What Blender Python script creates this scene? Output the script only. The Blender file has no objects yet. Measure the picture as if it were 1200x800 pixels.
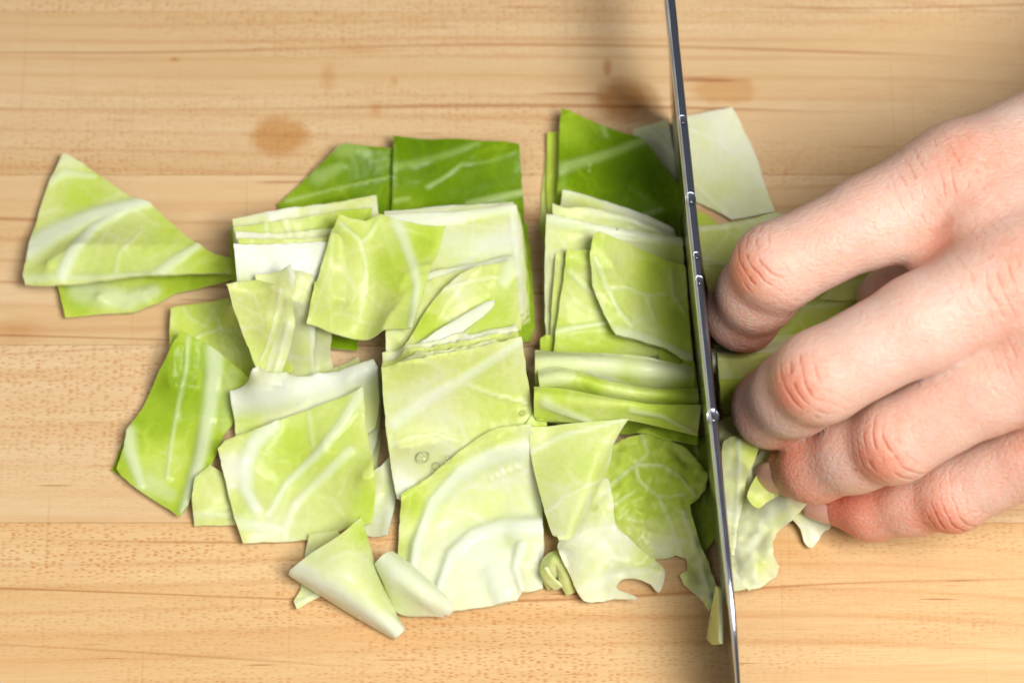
import bpy, math, random
import numpy as np
from mathutils import Vector, noise as mnoise
from mathutils.geometry import delaunay_2d_cdt

# ------------------------------------------------------------------ camera, light, exposure
SC = bpy.context.scene
COL = SC.collection
TILT = math.radians(20.0)
DIST = 650.0            # mm from lens to the middle of the board
FOC = 36.0 * DIST / 228.0
CAM = np.array([0.0, -DIST * math.sin(TILT), DIST * math.cos(TILT)])
cd = bpy.data.cameras.new('camera'); cam = bpy.data.objects.new('camera', cd); COL.objects.link(cam)
cam.location = CAM * 0.001; cam.rotation_euler = (TILT, 0, 0)
cd.lens = FOC; cd.sensor_width = 36.0; cd.clip_start = 0.01; cd.clip_end = 20
cd.dof.use_dof = True; cd.dof.focus_distance = 0.617; cd.dof.aperture_fstop = 11.0
SC.camera = cam

W = bpy.data.worlds.new('World'); SC.world = W; W.use_nodes = True
bg = W.node_tree.nodes['Background']
bg.inputs[0].default_value = (1.0, 0.97, 0.93, 1); bg.inputs[1].default_value = 0.16

def area(name, loc, target, size, size_y, power, col):
    l = bpy.data.lights.new(name, 'AREA'); l.shape = 'RECTANGLE'; l.size = size; l.size_y = size_y
    l.energy = power; l.color = col
    o = bpy.data.objects.new(name, l); COL.objects.link(o); o.location = loc
    d = Vector(target) - Vector(loc); o.rotation_euler = d.to_track_quat('-Z', 'Y').to_euler()
    return o
area('window_light', (0.27, -0.24, 0.78), (0.03, -0.03, 0), 0.30, 0.36, 8.9, (1.0, 0.975, 0.945))
area('fill_light', (-0.45, -0.30, 0.80), (0.0, 0, 0), 0.8, 0.8, 1.3, (1.0, 0.96, 0.91))  # added fill lamp with no visible source, lightens left faces and shadows

vs = SC.view_settings
vs.view_transform = 'Standard'; vs.look = 'None'; vs.exposure = 0.0; vs.gamma = 1.0; vs.use_curve_mapping = False
SC.cycles.max_bounces = 6; SC.cycles.diffuse_bounces = 3; SC.cycles.glossy_bounces = 3; SC.cycles.transmission_bounces = 4
SC.cycles.use_denoising = True
SC.cycles.use_adaptive_sampling = True; SC.cycles.adaptive_threshold = 0.03; SC.cycles.adaptive_min_samples = 24
SC.cycles.caustics_reflective = False

# ------------------------------------------------------------------ helpers
CT, ST = math.cos(TILT), math.sin(TILT)
def P(px, py, h):
    """point at height h (mm) seen at photograph position (px, py) of a 1200 x 800 frame"""
    dx = (px - 600) / 1200 * 36 / FOC; dy = -(py - 400) / 1200 * 36 / FOC
    d = np.array([dx, dy * CT + ST, dy * ST - CT])
    t = (h - CAM[2]) / d[2]
    return CAM + d * t
def Pv(px, py, h):
    px = np.asarray(px, float); py = np.asarray(py, float); h = np.asarray(h, float)
    dx = (px - 600) / 1200 * 36 / FOC; dy = -(py - 400) / 1200 * 36 / FOC
    d = np.stack([dx, dy * CT + ST, dy * ST - CT], -1)
    t = (h - CAM[2]) / d[..., 2]
    return CAM + d * t[..., None]
def to_px(p):
    """inverse: world mm (N,3) -> px"""
    q = p - CAM
    x = q[..., 0]; y = q[..., 1] * CT + q[..., 2] * ST; z = -q[..., 1] * ST + q[..., 2] * CT
    return np.stack([600 + x / -z * FOC / 36 * 1200, 400 - y / -z * FOC / 36 * 1200], -1)

def link(name, me, mat=None, parent=None, loc=None):
    o = bpy.data.objects.new(name, me); COL.objects.link(o)
    if mat is not None: me.materials.append(mat)
    if parent is not None: o.parent = parent
    if loc is not None: o.location = loc
    return o
def tag(o, label, cat, group=None, kind=None):
    if label: o['label'] = label
    if cat: o['category'] = cat
    if group: o['group'] = group
    if kind: o['kind'] = kind
    return o
def mesh(name, verts, faces, smooth=True):
    me = bpy.data.meshes.new(name)
    me.from_pydata([tuple(v) for v in verts], [], [tuple(int(i) for i in f) for f in faces])
    me.update()
    if smooth: me.polygons.foreach_set('use_smooth', [True] * len(me.polygons))
    return me
def fattr(me, name, vals):
    a = me.attributes.new(name, 'FLOAT', 'POINT'); a.data.foreach_set('value', np.asarray(vals, np.float32))
def n3(x, y, z): return mnoise.noise(Vector((x, y, z)))

# ------------------------------------------------------------------ node helpers
class NT:
    def __init__(s, name):
        s.m = bpy.data.materials.new(name); s.m.use_nodes = True
        s.t = s.m.node_tree; s.n = s.t.nodes; s.b = s.n['Principled BSDF']
    def new(s, typ, **kw):
        n = s.n.new(typ)
        for k, v in kw.items(): setattr(n, k, v)
        return n
    def L(s, a, b): s.t.links.new(a, b)
    def put(s, sock, v):
        if hasattr(v, 'is_output'): s.L(v, sock)
        elif isinstance(v, (tuple, list)) and sock.type == 'RGBA' and len(v) == 3: sock.default_value = (*v, 1)
        else: sock.default_value = v
    def math(s, op, a, b=None, c=None, clamp=False):
        n = s.new('ShaderNodeMath', operation=op, use_clamp=clamp)
        for i, v in enumerate((a, b, c)):
            if v is not None: s.put(n.inputs[i], v)
        return n.outputs[0]
    def vmath(s, op, a, b=None):
        n = s.new('ShaderNodeVectorMath', operation=op)
        s.put(n.inputs[0], a)
        if b is not None: s.put(n.inputs[1], b)
        return n.outputs[0]
    def mix(s, f, a, b, blend='MIX'):
        n = s.new('ShaderNodeMix', data_type='RGBA', blend_type=blend)
        s.put(n.inputs[0], f); s.put(n.inputs[6], a); s.put(n.inputs[7], b)
        return n.outputs[2]
    def ramp(s, f, stops, interp='LINEAR'):
        n = s.new('ShaderNodeValToRGB'); n.color_ramp.interpolation = interp
        e = n.color_ramp.elements
        while len(e) < len(stops): e.new(0.5)
        for q, (p, c) in zip(e, stops):
            q.position = p; q.color = (*c, 1) if isinstance(c, tuple) else (c, c, c, 1)
        s.put(n.inputs[0], f)
        return n.outputs[0]
    def attr(s, name): return s.new('ShaderNodeAttribute', attribute_name=name).outputs['Fac']
    def noise(s, vec, scale, detail=3, rough=0.5, dist=0.0, out=0):
        n = s.new('ShaderNodeTexNoise'); s.put(n.inputs['Vector'], vec)
        n.inputs['Scale'].default_value = scale; n.inputs['Detail'].default_value = detail
        n.inputs['Roughness'].default_value = rough; n.inputs['Distortion'].default_value = dist
        return n.outputs[out]
    def voro(s, vec, scale, feature='F1', rnd=1.0):
        n = s.new('ShaderNodeTexVoronoi', feature=feature); s.put(n.inputs['Vector'], vec)
        n.inputs['Scale'].default_value = scale; n.inputs['Randomness'].default_value = rnd
        return n
    def mapping(s, vec, scale=(1, 1, 1), loc=(0, 0, 0), rot=(0, 0, 0)):
        n = s.new('ShaderNodeMapping'); s.put(n.inputs[0], vec)
        n.inputs['Scale'].default_value = scale; n.inputs['Location'].default_value = loc
        n.inputs['Rotation'].default_value = rot
        return n.outputs[0]
    def bump(s, h, strength, dist, normal=None):
        n = s.new('ShaderNodeBump'); s.put(n.inputs['Height'], h)
        n.inputs['Strength'].default_value = strength; n.inputs['Distance'].default_value = dist
        if normal is not None: s.L(normal, n.inputs['Normal'])
        return n.outputs[0]
    def sep(s, vec):
        n = s.new('ShaderNodeSeparateXYZ'); s.put(n.inputs[0], vec); return n.outputs

def wood_material():
    k = NT('maple_wood'); geo = k.new('ShaderNodeTexCoord')
    obi = k.new('ShaderNodeObjectInfo')
    pos = k.new('ShaderNodeNewGeometry').outputs['Position']
    off = k.vmath('MULTIPLY', obi.outputs['Random'], (3.0, 5.0, 7.0))
    v = k.vmath('ADD', pos, off)
    x, y, z = k.sep(pos)
    # broad bands along the grain
    broad = k.noise(k.mapping(v, (2.2, 42, 10)), 1.0, 3, 0.55)
    mid = k.noise(k.mapping(v, (9, 210, 10)), 1.0, 4, 0.6)
    col = k.ramp(broad, [(0.25, (0.62, 0.41, 0.205)), (0.5, (0.70, 0.505, 0.285)), (0.75, (0.76, 0.59, 0.38))])
    col = k.mix(k.math('MULTIPLY', k.ramp(mid, [(0.42, 0.0), (0.68, 1.0)]), 0.42), col, (0.60, 0.34, 0.14))
    # thin growth lines: contours of a stretched field
    vy = k.sep(v)[1]
    fine = k.noise(k.mapping(v, (160, 2600, 10)), 1.0, 1, 0.5)
    col = k.mix(k.math('MULTIPLY', k.ramp(fine, [(0.3, 0.0), (0.7, 1.0)]), 0.16), col, (0.46, 0.24, 0.09))
    def lines(freq, wav, width, lo, hi, amt, sx, colr):
        nonlocal col
        fld = k.math('ADD', k.math('MULTIPLY', k.noise(k.mapping(v, (sx, 9, 4)), 1.0, 1, 0.5), wav), k.math('MULTIPLY', vy, freq))
        fr = k.math('PINGPONG', fld, 0.5)
        wob = k.noise(k.mapping(v, (22, 240, 4)), 1.0, 1, 0.5)
        lw = k.math('MULTIPLY', wob, width)
        ln = k.math('SUBTRACT', 1.0, k.math('DIVIDE', fr, k.math('MAXIMUM', lw, 0.004)), clamp=True)
        ms = k.ramp(k.noise(k.mapping(v, (6, 55, 4)), 1.0, 1, 0.5), [(lo, 0.0), (hi, 1.0)])
        ln = k.math('MULTIPLY', ln, ms)
        col = k.mix(k.math('MULTIPLY', ln, amt), col, colr)
        return ln
    lines(230.0, 12.0, 0.34, 0.36, 0.60, 0.42, 3.0, (0.50, 0.25, 0.09))
    line = lines(70.0, 4.5, 0.055, 0.42, 0.56, 0.80, 2.6, (0.36, 0.14, 0.04))
    # ray flecks: short dashes, denser in some bands
    fl = k.voro(k.mapping(v, (640, 1900, 300)), 1.0, 'F1', 1.0); fl.voronoi_dimensions = '2D'
    fleck = k.ramp(fl.outputs['Distance'], [(0.20, 1.0), (0.44, 0.0)])
    dens = k.ramp(k.noise(k.mapping(v, (7, 36, 4)), 1.0, 2, 0.6), [(0.44, 0.06), (0.64, 1.0)])
    keep = k.math('MULTIPLY', k.math('SUBTRACT', k.sep(fl.outputs['Color'])[0], 0.15), 1.2, clamp=True)
    fleck = k.math('MULTIPLY', k.math('MULTIPLY', fleck, dens), keep)
    col = k.mix(k.math('MULTIPLY', fleck, 0.82), col, (0.48, 0.19, 0.045))
    # dark short streaks
    st = k.noise(k.mapping(v, (38, 900, 30)), 1.0, 1, 0.4)
    col = k.mix(k.math('MULTIPLY', k.ramp(st, [(0.72, 0.0), (0.78, 1.0)]), 0.7), col, (0.33, 0.12, 0.035))
    # knife scores crossing the grain
    for ang, o_ in ((1.45, 0.0), (1.72, 3.0)):
        sc_ = k.noise(k.mapping(pos, (1100, 16, 1), (o_, o_, 0), (0, 0, ang - math.pi / 2)), 1.0, 1, 0.4)
        col = k.mix(k.math('MULTIPLY', k.ramp(sc_, [(0.72, 0.0), (0.77, 1.0)]), 0.22), col, (0.42, 0.22, 0.09))
    # oil and water stains with outlines of their own, plus one painted shadow
    w = k.noise(pos, 190.0, 4, 0.68)
    def stain_or_shadow(px, py, rx, ry, edge, amt, colr, wob=0.35):
        nonlocal col
        c = P(px, py, 0) * 0.001
        dx = k.math('DIVIDE', k.math('SUBTRACT', x, float(c[0])), rx * 0.00019)
        dy = k.math('DIVIDE', k.math('SUBTRACT', y, float(c[1])), ry * 0.00019)
        r = k.math('SQRT', k.math('ADD', k.math('MULTIPLY', dx, dx), k.math('MULTIPLY', dy, dy)))
        r = k.math('ADD', r, k.math('MULTIPLY', k.math('SUBTRACT', w, 0.5), wob * 2))
        m = k.ramp(r, [(max(0.0, 0.5 * (1 - edge)), 1.0), (0.5, 0.0)]) if False else k.math('SUBTRACT', 1.0, k.math('DIVIDE', k.math('SUBTRACT', r, 1 - edge), edge), clamp=True)
        m = k.math('MULTIPLY', k.math('MINIMUM', m, 1.0), amt)
        col = k.mix(m, col, k.mix(1.0, col, colr, 'MULTIPLY'))
    stain_or_shadow(327, 160, 42, 30, 0.42, 0.9, (0.80, 0.60, 0.36))
    stain_or_shadow(732, 118, 46, 34, 0.5, 0.9, (0.62, 0.42, 0.22))  # shadow of the blade heel, painted as a brown patch on the wood
    stain_or_shadow(712, 80, 7, 16, 0.6, 0.7, (0.72, 0.48, 0.25))
    stain_or_shadow(850, 106, 46, 22, 0.35, 0.6, (0.84, 0.64, 0.38), 0.5)
    stain_or_shadow(915, 640, 95, 42, 0.9, 0.5, (0.85, 0.66, 0.38))
    stain_or_shadow(385, 90, 12, 26, 0.7, 0.5, (0.82, 0.62, 0.40))
    stain_or_shadow(440, 128, 10, 14, 0.7, 0.5, (0.82, 0.62, 0.40))
    stain_or_shadow(462, 96, 7, 9, 0.7, 0.5, (0.82, 0.62, 0.40))
    stain_or_shadow(205, 70, 7, 4, 0.7, 0.7, (0.72, 0.48, 0.28))
    stain_or_shadow(20, 388, 40, 24, 0.8, 0.6, (0.86, 0.66, 0.42))
    stain_or_shadow(425, 60, 60, 6, 0.8, 0.4, (0.82, 0.62, 0.40))
    col = k.mix(1.0, col, obi.outputs['Color'], 'MULTIPLY')
    k.L(col, k.b.inputs['Base Color'])
    k.put(k.b.inputs['Roughness'], k.ramp(mid, [(0.3, 0.50), (0.7, 0.62)]))
    k.b.inputs['Specular IOR Level'].default_value = 0.35
    hgt = k.noise(k.mapping(v, (160, 2600, 10)), 1.0, 0, 0.5)
    k.L(k.bump(hgt, 0.35, 0.00012), k.b.inputs['Normal'])
    return k.m

def leaf_material():
    k = NT('cabbage_leaf')
    tc = k.new('ShaderNodeTexCoord'); oi = k.new('ShaderNodeObjectInfo')
    v = k.vmath('ADD', tc.outputs['Object'], k.vmath('MULTIPLY', oi.outputs['Random'], (5.0, 3.0, 2.0)))
    g = k.attr('g'); vein = k.attr('vein'); edge = k.attr('edge')
    warp = k.vmath('MULTIPLY', k.noise(v, 90, 0, 0.5, out=1), (0.0075, 0.0075, 0.0075))
    vv = k.vmath('ADD', v, warp)
    net = k.voro(vv, 105, 'DISTANCE_TO_EDGE').outputs['Distance']
    net1 = k.ramp(net, [(0.0, 1.0), (0.035, 0.55), (0.09, 0.0)])
    fine = k.voro(vv, 360, 'DISTANCE_TO_EDGE').outputs['Distance']
    net2 = k.ramp(fine, [(0.0, 1.0), (0.16, 0.0)])
    nmask = k.ramp(k.noise(v, 60, 2, 0.5), [(0.38, 0.0), (0.62, 1.0)])
    blotch = k.noise(v, 85, 2, 0.55)
    mott = k.noise(v, 700, 1, 0.6)
    gg = k.math('ADD', g, k.math('MULTIPLY', k.math('SUBTRACT', blotch, 0.5), 0.5))
    gg = k.math('ADD', gg, k.math('MULTIPLY', k.math('SUBTRACT', mott, 0.5), 0.16))
    gg = k.math('SUBTRACT', gg, k.math('MULTIPLY', k.math('MULTIPLY', net1, nmask), 0.17))
    gg = k.math('SUBTRACT', gg, k.math('MULTIPLY', net2, 0.04))
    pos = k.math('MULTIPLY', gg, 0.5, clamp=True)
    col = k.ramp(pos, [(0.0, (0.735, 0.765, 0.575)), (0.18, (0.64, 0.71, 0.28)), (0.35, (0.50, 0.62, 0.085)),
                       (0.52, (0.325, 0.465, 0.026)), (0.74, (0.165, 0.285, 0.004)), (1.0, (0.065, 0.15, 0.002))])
    vcol = k.mix(k.math('MULTIPLY', g, 0.5, clamp=True), (0.77, 0.80, 0.71), (0.46, 0.60, 0.13))
    col = k.mix(k.math('MULTIPLY', vein, 0.92, clamp=True), col, vcol)
    ecol = k.mix(k.math('MULTIPLY', g, 0.5, clamp=True), (0.76, 0.80, 0.52), (0.42, 0.60, 0.08))
    col = k.mix(k.math('MULTIPLY', edge, 0.75), col, ecol)
    # tiny brown specks
    sp = k.voro(v, 90, 'F1')
    speck = k.math('MULTIPLY', k.math('LESS_THAN', sp.outputs['Distance'], 0.028), k.math('GREATER_THAN', k.sep(sp.outputs['Color'])[1], 0.80))
    col = k.mix(k.math('MULTIPLY', speck, 0.6), col, (0.16, 0.15, 0.03))
    b = k.b
    k.L(col, b.inputs['Base Color'])
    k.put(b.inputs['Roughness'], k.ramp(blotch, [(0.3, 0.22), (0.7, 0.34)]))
    b.inputs['Specular IOR Level'].default_value = 0.14
    b.inputs['Subsurface Weight'].default_value = 0.5
    b.inputs['Subsurface Radius'].default_value = (0.9, 1.0, 0.35)
    b.inputs['Subsurface Scale'].default_value = 0.0016
    h = k.math('ADD', k.math('MULTIPLY', k.noise(v, 700, 0, 0.5), 0.3), k.math('MULTIPLY', k.noise(v, 240, 1, 0.6), 0.7))
    k.L(k.bump(h, 0.6, 0.00035), b.inputs['Normal'])
    return k.m

def skin_material():
    k = NT('skin'); tc = k.new('ShaderNodeTexCoord').outputs['Object']
    red = k.attr('red'); ku = k.attr('ku'); km = k.attr('km')
    big = k.noise(tc, 70, 4, 0.6); small = k.noise(tc, 480, 3, 0.6)
    r = k.math('ADD', red, k.math('MULTIPLY', k.math('SUBTRACT', big, 0.5), 0.9))
    r = k.math('ADD', r, k.math('MULTIPLY', k.math('SUBTRACT', small, 0.5), 0.5))
    col = k.ramp(k.math('MULTIPLY', r, 0.7, clamp=True), [(0.0, (0.79, 0.57, 0.475)), (0.28, (0.77, 0.475, 0.37)), (0.6, (0.74, 0.315, 0.21)), (1.0, (0.68, 0.19, 0.12))])
    # creases across the knuckles
    wob = k.math('MULTIPLY', k.math('SUBTRACT', k.noise(tc, 110, 2, 0.6), 0.5), 3.6)
    cu = k.math('ADD', ku, wob)
    cr = k.math('PINGPONG', cu, 1.15)
    cr = k.ramp(k.math('DIVIDE', cr, 1.15), [(0.0, 1.0), (0.30, 0.25), (0.6, 0.0)])
    brk = k.ramp(k.noise(tc, 240, 2, 0.5), [(0.40, 0.0), (0.60, 1.0)])
    crease = k.math('MULTIPLY', k.math('MULTIPLY', cr, brk), km)
    col = k.mix(k.math('MULTIPLY', crease, 0.28), col, (0.60, 0.24, 0.15))
    fr = k.voro(tc, 300, 'F1'); mole = k.math('MULTIPLY', k.math('LESS_THAN', fr.outputs['Distance'], 0.13), k.math('GREATER_THAN', k.sep(fr.outputs['Color'])[0], 0.985))
    col = k.mix(k.math('MULTIPLY', mole, 0.5), col, (0.36, 0.14, 0.07))
    b = k.b; k.L(col, b.inputs['Base Color'])
    b.inputs['Roughness'].default_value = 0.42; b.inputs['Specular IOR Level'].default_value = 0.30
    b.inputs['Subsurface Weight'].default_value = 0.85
    b.inputs['Subsurface Radius'].default_value = (1.0, 0.30, 0.16)
    b.inputs['Subsurface Scale'].default_value = 0.0055
    # fine skin: crossing line cells
    c1 = k.voro(tc, 1350, 'F1').outputs['Distance']
    c2 = k.noise(k.mapping(tc, (1, 2.6, 1), rot=(0, 0, -0.5)), 800, 1, 0.6)
    cells = k.math('ADD', k.math('MULTIPLY', c1, -0.55), k.math('MULTIPLY', c2, 0.9))
    h = k.math('ADD', k.math('MULTIPLY', cells, 0.26), k.math('MULTIPLY', crease, -0.62))
    k.L(k.bump(h, 0.95, 0.0009), b.inputs['Normal'])
    return k.m

def simple(name, col, rough, metal=0.0, **kw):
    k = NT(name); b = k.b
    tc = k.new('ShaderNodeTexCoord').outputs['Object']
    nz = k.noise(k.mapping(tc, kw.get('stretch', (1, 1, 1))), kw.get('scale', 300), 3, 0.6)
    c = k.mix(k.math('MULTIPLY', nz, kw.get('var', 0.2)), col, tuple(x * 0.7 for x in col))
    k.L(c, b.inputs['Base Color']); b.inputs['Metallic'].default_value = metal
    k.put(b.inputs['Roughness'], k.ramp(nz, [(0.3, rough * 0.85), (0.7, rough * 1.15)]))
    if kw.get('sss'):
        b.inputs['Subsurface Weight'].default_value = kw['sss']; b.inputs['Subsurface Scale'].default_value = 0.0015
        b.inputs['Subsurface Radius'].default_value = (1, .5, .3)
    if kw.get('trans'):
        b.inputs['Transmission Weight'].default_value = 1.0; b.inputs['IOR'].default_value = 1.33
    if kw.get('bump'): k.L(k.bump(nz, 0.3, kw['bump']), b.inputs['Normal'])
    return k.m

M_WOOD = wood_material(); M_LEAF = leaf_material(); M_SKIN = skin_material()
M_STEEL = simple('brushed_steel', (0.62, 0.64, 0.66), 0.16, 1.0, stretch=(1, 1, 30), scale=40, bump=0.00002)
M_SATIN_LIT = simple('satin_steel_lit', (0.86, 0.87, 0.88), 0.42, 1.0, scale=200)  # left spine bevel: same steel, colour brightened to carry a silver reflection
M_DARK_REFL = simple('steel_dark_reflection', (0.34, 0.39, 0.50), 0.16, 1.0, scale=200)  # right half of the spine: dark blue reflection put into the steel colour
M_HANDLE = simple('handle_wood', (0.06, 0.035, 0.02), 0.4, 0.0, stretch=(20, 1, 20), scale=60)
M_NAIL = simple('nail', (0.76, 0.41, 0.32), 0.30, 0.0, sss=0.4, scale=600, var=0.1)
def clear_drop():
    k = NT('water_film'); g = k.new('ShaderNodeBsdfGlossy'); g.inputs['Roughness'].default_value = 0.02
    t = k.new('ShaderNodeBsdfTransparent'); m = k.new('ShaderNodeMixShader'); f = k.new('ShaderNodeFresnel'); f.inputs['IOR'].default_value = 1.33
    t.inputs[0].default_value = (.97, .98, .94, 1)
    k.L(f.outputs[0], m.inputs[0]); k.L(t.outputs[0], m.inputs[1]); k.L(g.outputs[0], m.inputs[2])
    k.L(m.outputs[0], k.n['Material Output'].inputs[0]); return k.m
M_DROP = clear_drop()
M_WATER = simple('water', (1, 1, 1), 0.01, 0.0, trans=1, var=0.0)

# ------------------------------------------------------------------ cutting board (staves running left-right)
board = bpy.data.objects.new('cutting_board', None); COL.objects.link(board); board.location = (0, 0, -0.03)
tag(board, 'pale maple cutting board of glued staves with round orange stains', 'cutting board')
seams = [P(100, 612, 0)[1], P(100, 404, 0)[1]]
pitch = seams[1] - seams[0]
BX = 300.0
for i in range(-4, 6):
    y0 = seams[0] + (i - 1) * pitch; y1 = y0 + pitch
    bev = 0.10; g = 0.03; zt = [0.0, -0.02, -0.05, -0.01, -0.03][i % 5]; zb = -30.0
    ring = lambda ins, z: [(-BX + ins, y0 + g + ins, z), (BX - ins, y0 + g + ins, z), (BX - ins, y1 - g - ins, z), (-BX + ins, y1 - g - ins, z)]
    vv = ring(bev, zb) + ring(0, zb + bev) + ring(0, zt - bev) + ring(bev, zt)
    ff = [(3, 2, 1, 0), (12, 13, 14, 15)]
    for r in range(3):
        for q in range(4): ff.append((r * 4 + q, r * 4 + (q + 1) % 4, r * 4 + 4 + (q + 1) % 4, r * 4 + 4 + q))
    cy = (y0 + y1) / 2
    st_ = link('stave', mesh('stave', [((x) * .001, (y - cy) * .001, (z + 30) * .001) for x, y, z in vv], ff, False), M_WOOD, board, (0, cy * .001, 0))
    st_.color = {0: (1.07, 1.01, 0.88, 1), 1: (1.05, 1.05, 1.05, 1), 2: (1.0, .985, .96, 1), -1: (1.04, 1.0, .92, 1)}.get(i, (.97, .97, .97, 1))

# ------------------------------------------------------------------ cabbage: height field the pieces settle on
GX0, GY0, GS, GNX, GNY = -130.0, -95.0, 0.5, 520, 380
HF = np.zeros((GNX, GNY))
def hf_get(x, y):
    i = np.clip(((x - GX0) / GS).astype(int), 0, GNX - 1); j = np.clip(((y - GY0) / GS).astype(int), 0, GNY - 1)
    return HF[i, j]
def hf_put(x, y, z, rad=1):
    i = ((x - GX0) / GS).astype(int); j = ((y - GY0) / GS).astype(int)
    for a in range(-rad, rad + 1):
        for b in range(-rad, rad + 1):
            ii = np.clip(i + a, 0, GNX - 1); jj = np.clip(j + b, 0, GNY - 1)
            np.maximum.at(HF, (ii, jj), z)

def resample(poly, step, rng, jit, smooth=False):
    pts = [np.array(p, float) for p in poly]
    if smooth:
        q = []; n = len(pts)
        for i in range(n):
            p0, p1, p2, p3 = pts[i - 1], pts[i], pts[(i + 1) % n], pts[(i + 2) % n]
            for t in np.linspace(0, 1, 8, endpoint=False):
                q.append(0.5 * ((2 * p1) + (p2 - p0) * t + (2 * p0 - 5 * p1 + 4 * p2 - p3) * t * t + (3 * p1 - p0 - 3 * p2 + p3) * t ** 3))
        pts = q
    out = []; n = len(pts); s0 = rng.random() * 100; acc = 0
    for i in range(n):
        a, b = pts[i], pts[(i + 1) % n]; d = b - a; L = np.linalg.norm(d)
        if L < 1e-6: continue
        m = max(1, int(round(L / step))); nr = np.array([-d[1], d[0]]) / L
        for k in range(m):
            t = k / m
            w = 0 if (k == 0 and not smooth) else jit * (n3((acc + t * L) * 0.05, s0, 0) + 0.6 * n3((acc + t * L) * 0.16, s0, 3))
            out.append(a + d * t + nr * w)
        acc += L
    return np.array(out)

def vein_field(px, veins):
    r = np.zeros(len(px))
    for pts, wid, st in veins:
        pts = np.array(pts, float); best = np.full(len(px), 1e9); tt = np.zeros(len(px)); n = len(pts) - 1
        for i in range(n):
            a, b = pts[i], pts[i + 1]; ab = b - a
            t = np.clip(((px - a) @ ab) / max(ab @ ab, 1e-9), 0, 1)
            d = np.linalg.norm(px - a - t[:, None] * ab, axis=1)
            m = d < best; best[m] = d[m]; tt[m] = (i + t[m]) / n
        w = wid * (1 - 0.45 * tt)
        r = np.maximum(r, st * np.exp(-(best / (w * (1.15 if wid > 4.5 else 0.8))) ** 3.2))
    return r

def inside(pt, poly):
    x, y = pt[:, 0], pt[:, 1]; c = np.zeros(len(pt), bool); n = len(poly)
    for i in range(n):
        x1, y1 = poly[i - 1]; x2, y2 = poly[i]
        if y1 == y2: continue
        m = ((y1 > y) != (y2 > y)) & (x < (x2 - x1) * (y - y1) / (y2 - y1) + x1)
        c ^= m
    return c

def triangulate(out, step, rng):
    lo, hi = out.min(0), out.max(0)
    gx = np.arange(lo[0], hi[0], step); gy = np.arange(lo[1], hi[1], step * 0.87)
    X, Y = np.meshgrid(gx, gy); X = X + (np.arange(len(gy)) % 2)[:, None] * step * 0.5
    q = np.stack([X.ravel(), Y.ravel()], 1); q = q + rng.uniform(-.08, .08, q.shape) * step
    q = q[inside(q, out)]
    # keep off the outline
    keep = np.ones(len(q), bool)
    for i in range(0, len(out)):
        keep &= ((q - out[i]) ** 2).sum(1) > (0.45 * step) ** 2
    q = q[keep]
    allp = np.vstack([out, q]); n = len(out)
    v, e, f, ov, oe, of = delaunay_2d_cdt([Vector(p) for p in allp], [], [list(range(n))], 1, 1e-6)
    v = np.array([[a.x, a.y] for a in v]); f = np.array([list(t) for t in f if len(t) == 3])
    return v, f

def drape(v, f, iters, gap, stiff):
    hs = hf_get(v[:, 0], v[:, 1]) + gap
    e = np.vstack([f[:, [0, 1]], f[:, [1, 2]], f[:, [2, 0]]]); e = np.vstack([e, e[:, ::-1]])
    deg = np.bincount(e[:, 0], minlength=len(v)).astype(float); deg[deg == 0] = 1
    z = hs.copy()
    for _ in range(iters):
        za = np.bincount(e[:, 0], weights=z[e[:, 1]], minlength=len(v)) / deg
        z = np.maximum(hs, za - stiff)
    return z, hs, e

PIECES = []
def finish(name, label, P3, f, nrm_off, gval, vn, group, thick_attr=None):
    """P3 bottom points (N,3) mm, nrm_off (N,3) offset to the top face"""
    n = len(P3); top = P3 + nrm_off
    ed = np.vstack([f[:, [0, 1]], f[:, [1, 2]], f[:, [2, 0]]])
    key = {}
    for a, b in ed: key[(a, b)] = 1
    bnd = [(a, b) for a, b in ed if (b, a) not in key]
    c = np.array([P3[:, 0].mean(), P3[:, 1].mean(), P3[:, 2].min()])
    verts = [top, P3]; faces = [tuple(t) for t in f] + [tuple(t[::-1] + n) for t in f]
    ids = sorted({i for e in bnd for i in e}); mp = {i: k for k, i in enumerate(ids)}; m = len(ids); idx = np.array(ids)
    ctr = top[idx] * 0.5 + P3[idx] * 0.5
    verts += [top[idx], P3[idx]]
    for a, b in bnd: faces.append((2 * n + mp[b], 2 * n + mp[a], 2 * n + m + mp[a], 2 * n + m + mp[b]))
    V = np.vstack(verts)
    me = mesh(name, (V - c) * 0.001, faces)
    fattr(me, 'g', np.concatenate([gval, gval * 0.75, gval[idx], gval[idx]]))
    fattr(me, 'vein', np.concatenate([vn, vn, vn[idx], vn[idx]]))
    fattr(me, 'edge', np.concatenate([np.zeros(2 * n), np.ones(2 * m)]))
    o = link(name, me, M_LEAF, None, tuple(c * 0.001))
    tag(o, label, 'cabbage', group)
    PIECES.append(o)
    return o

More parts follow.
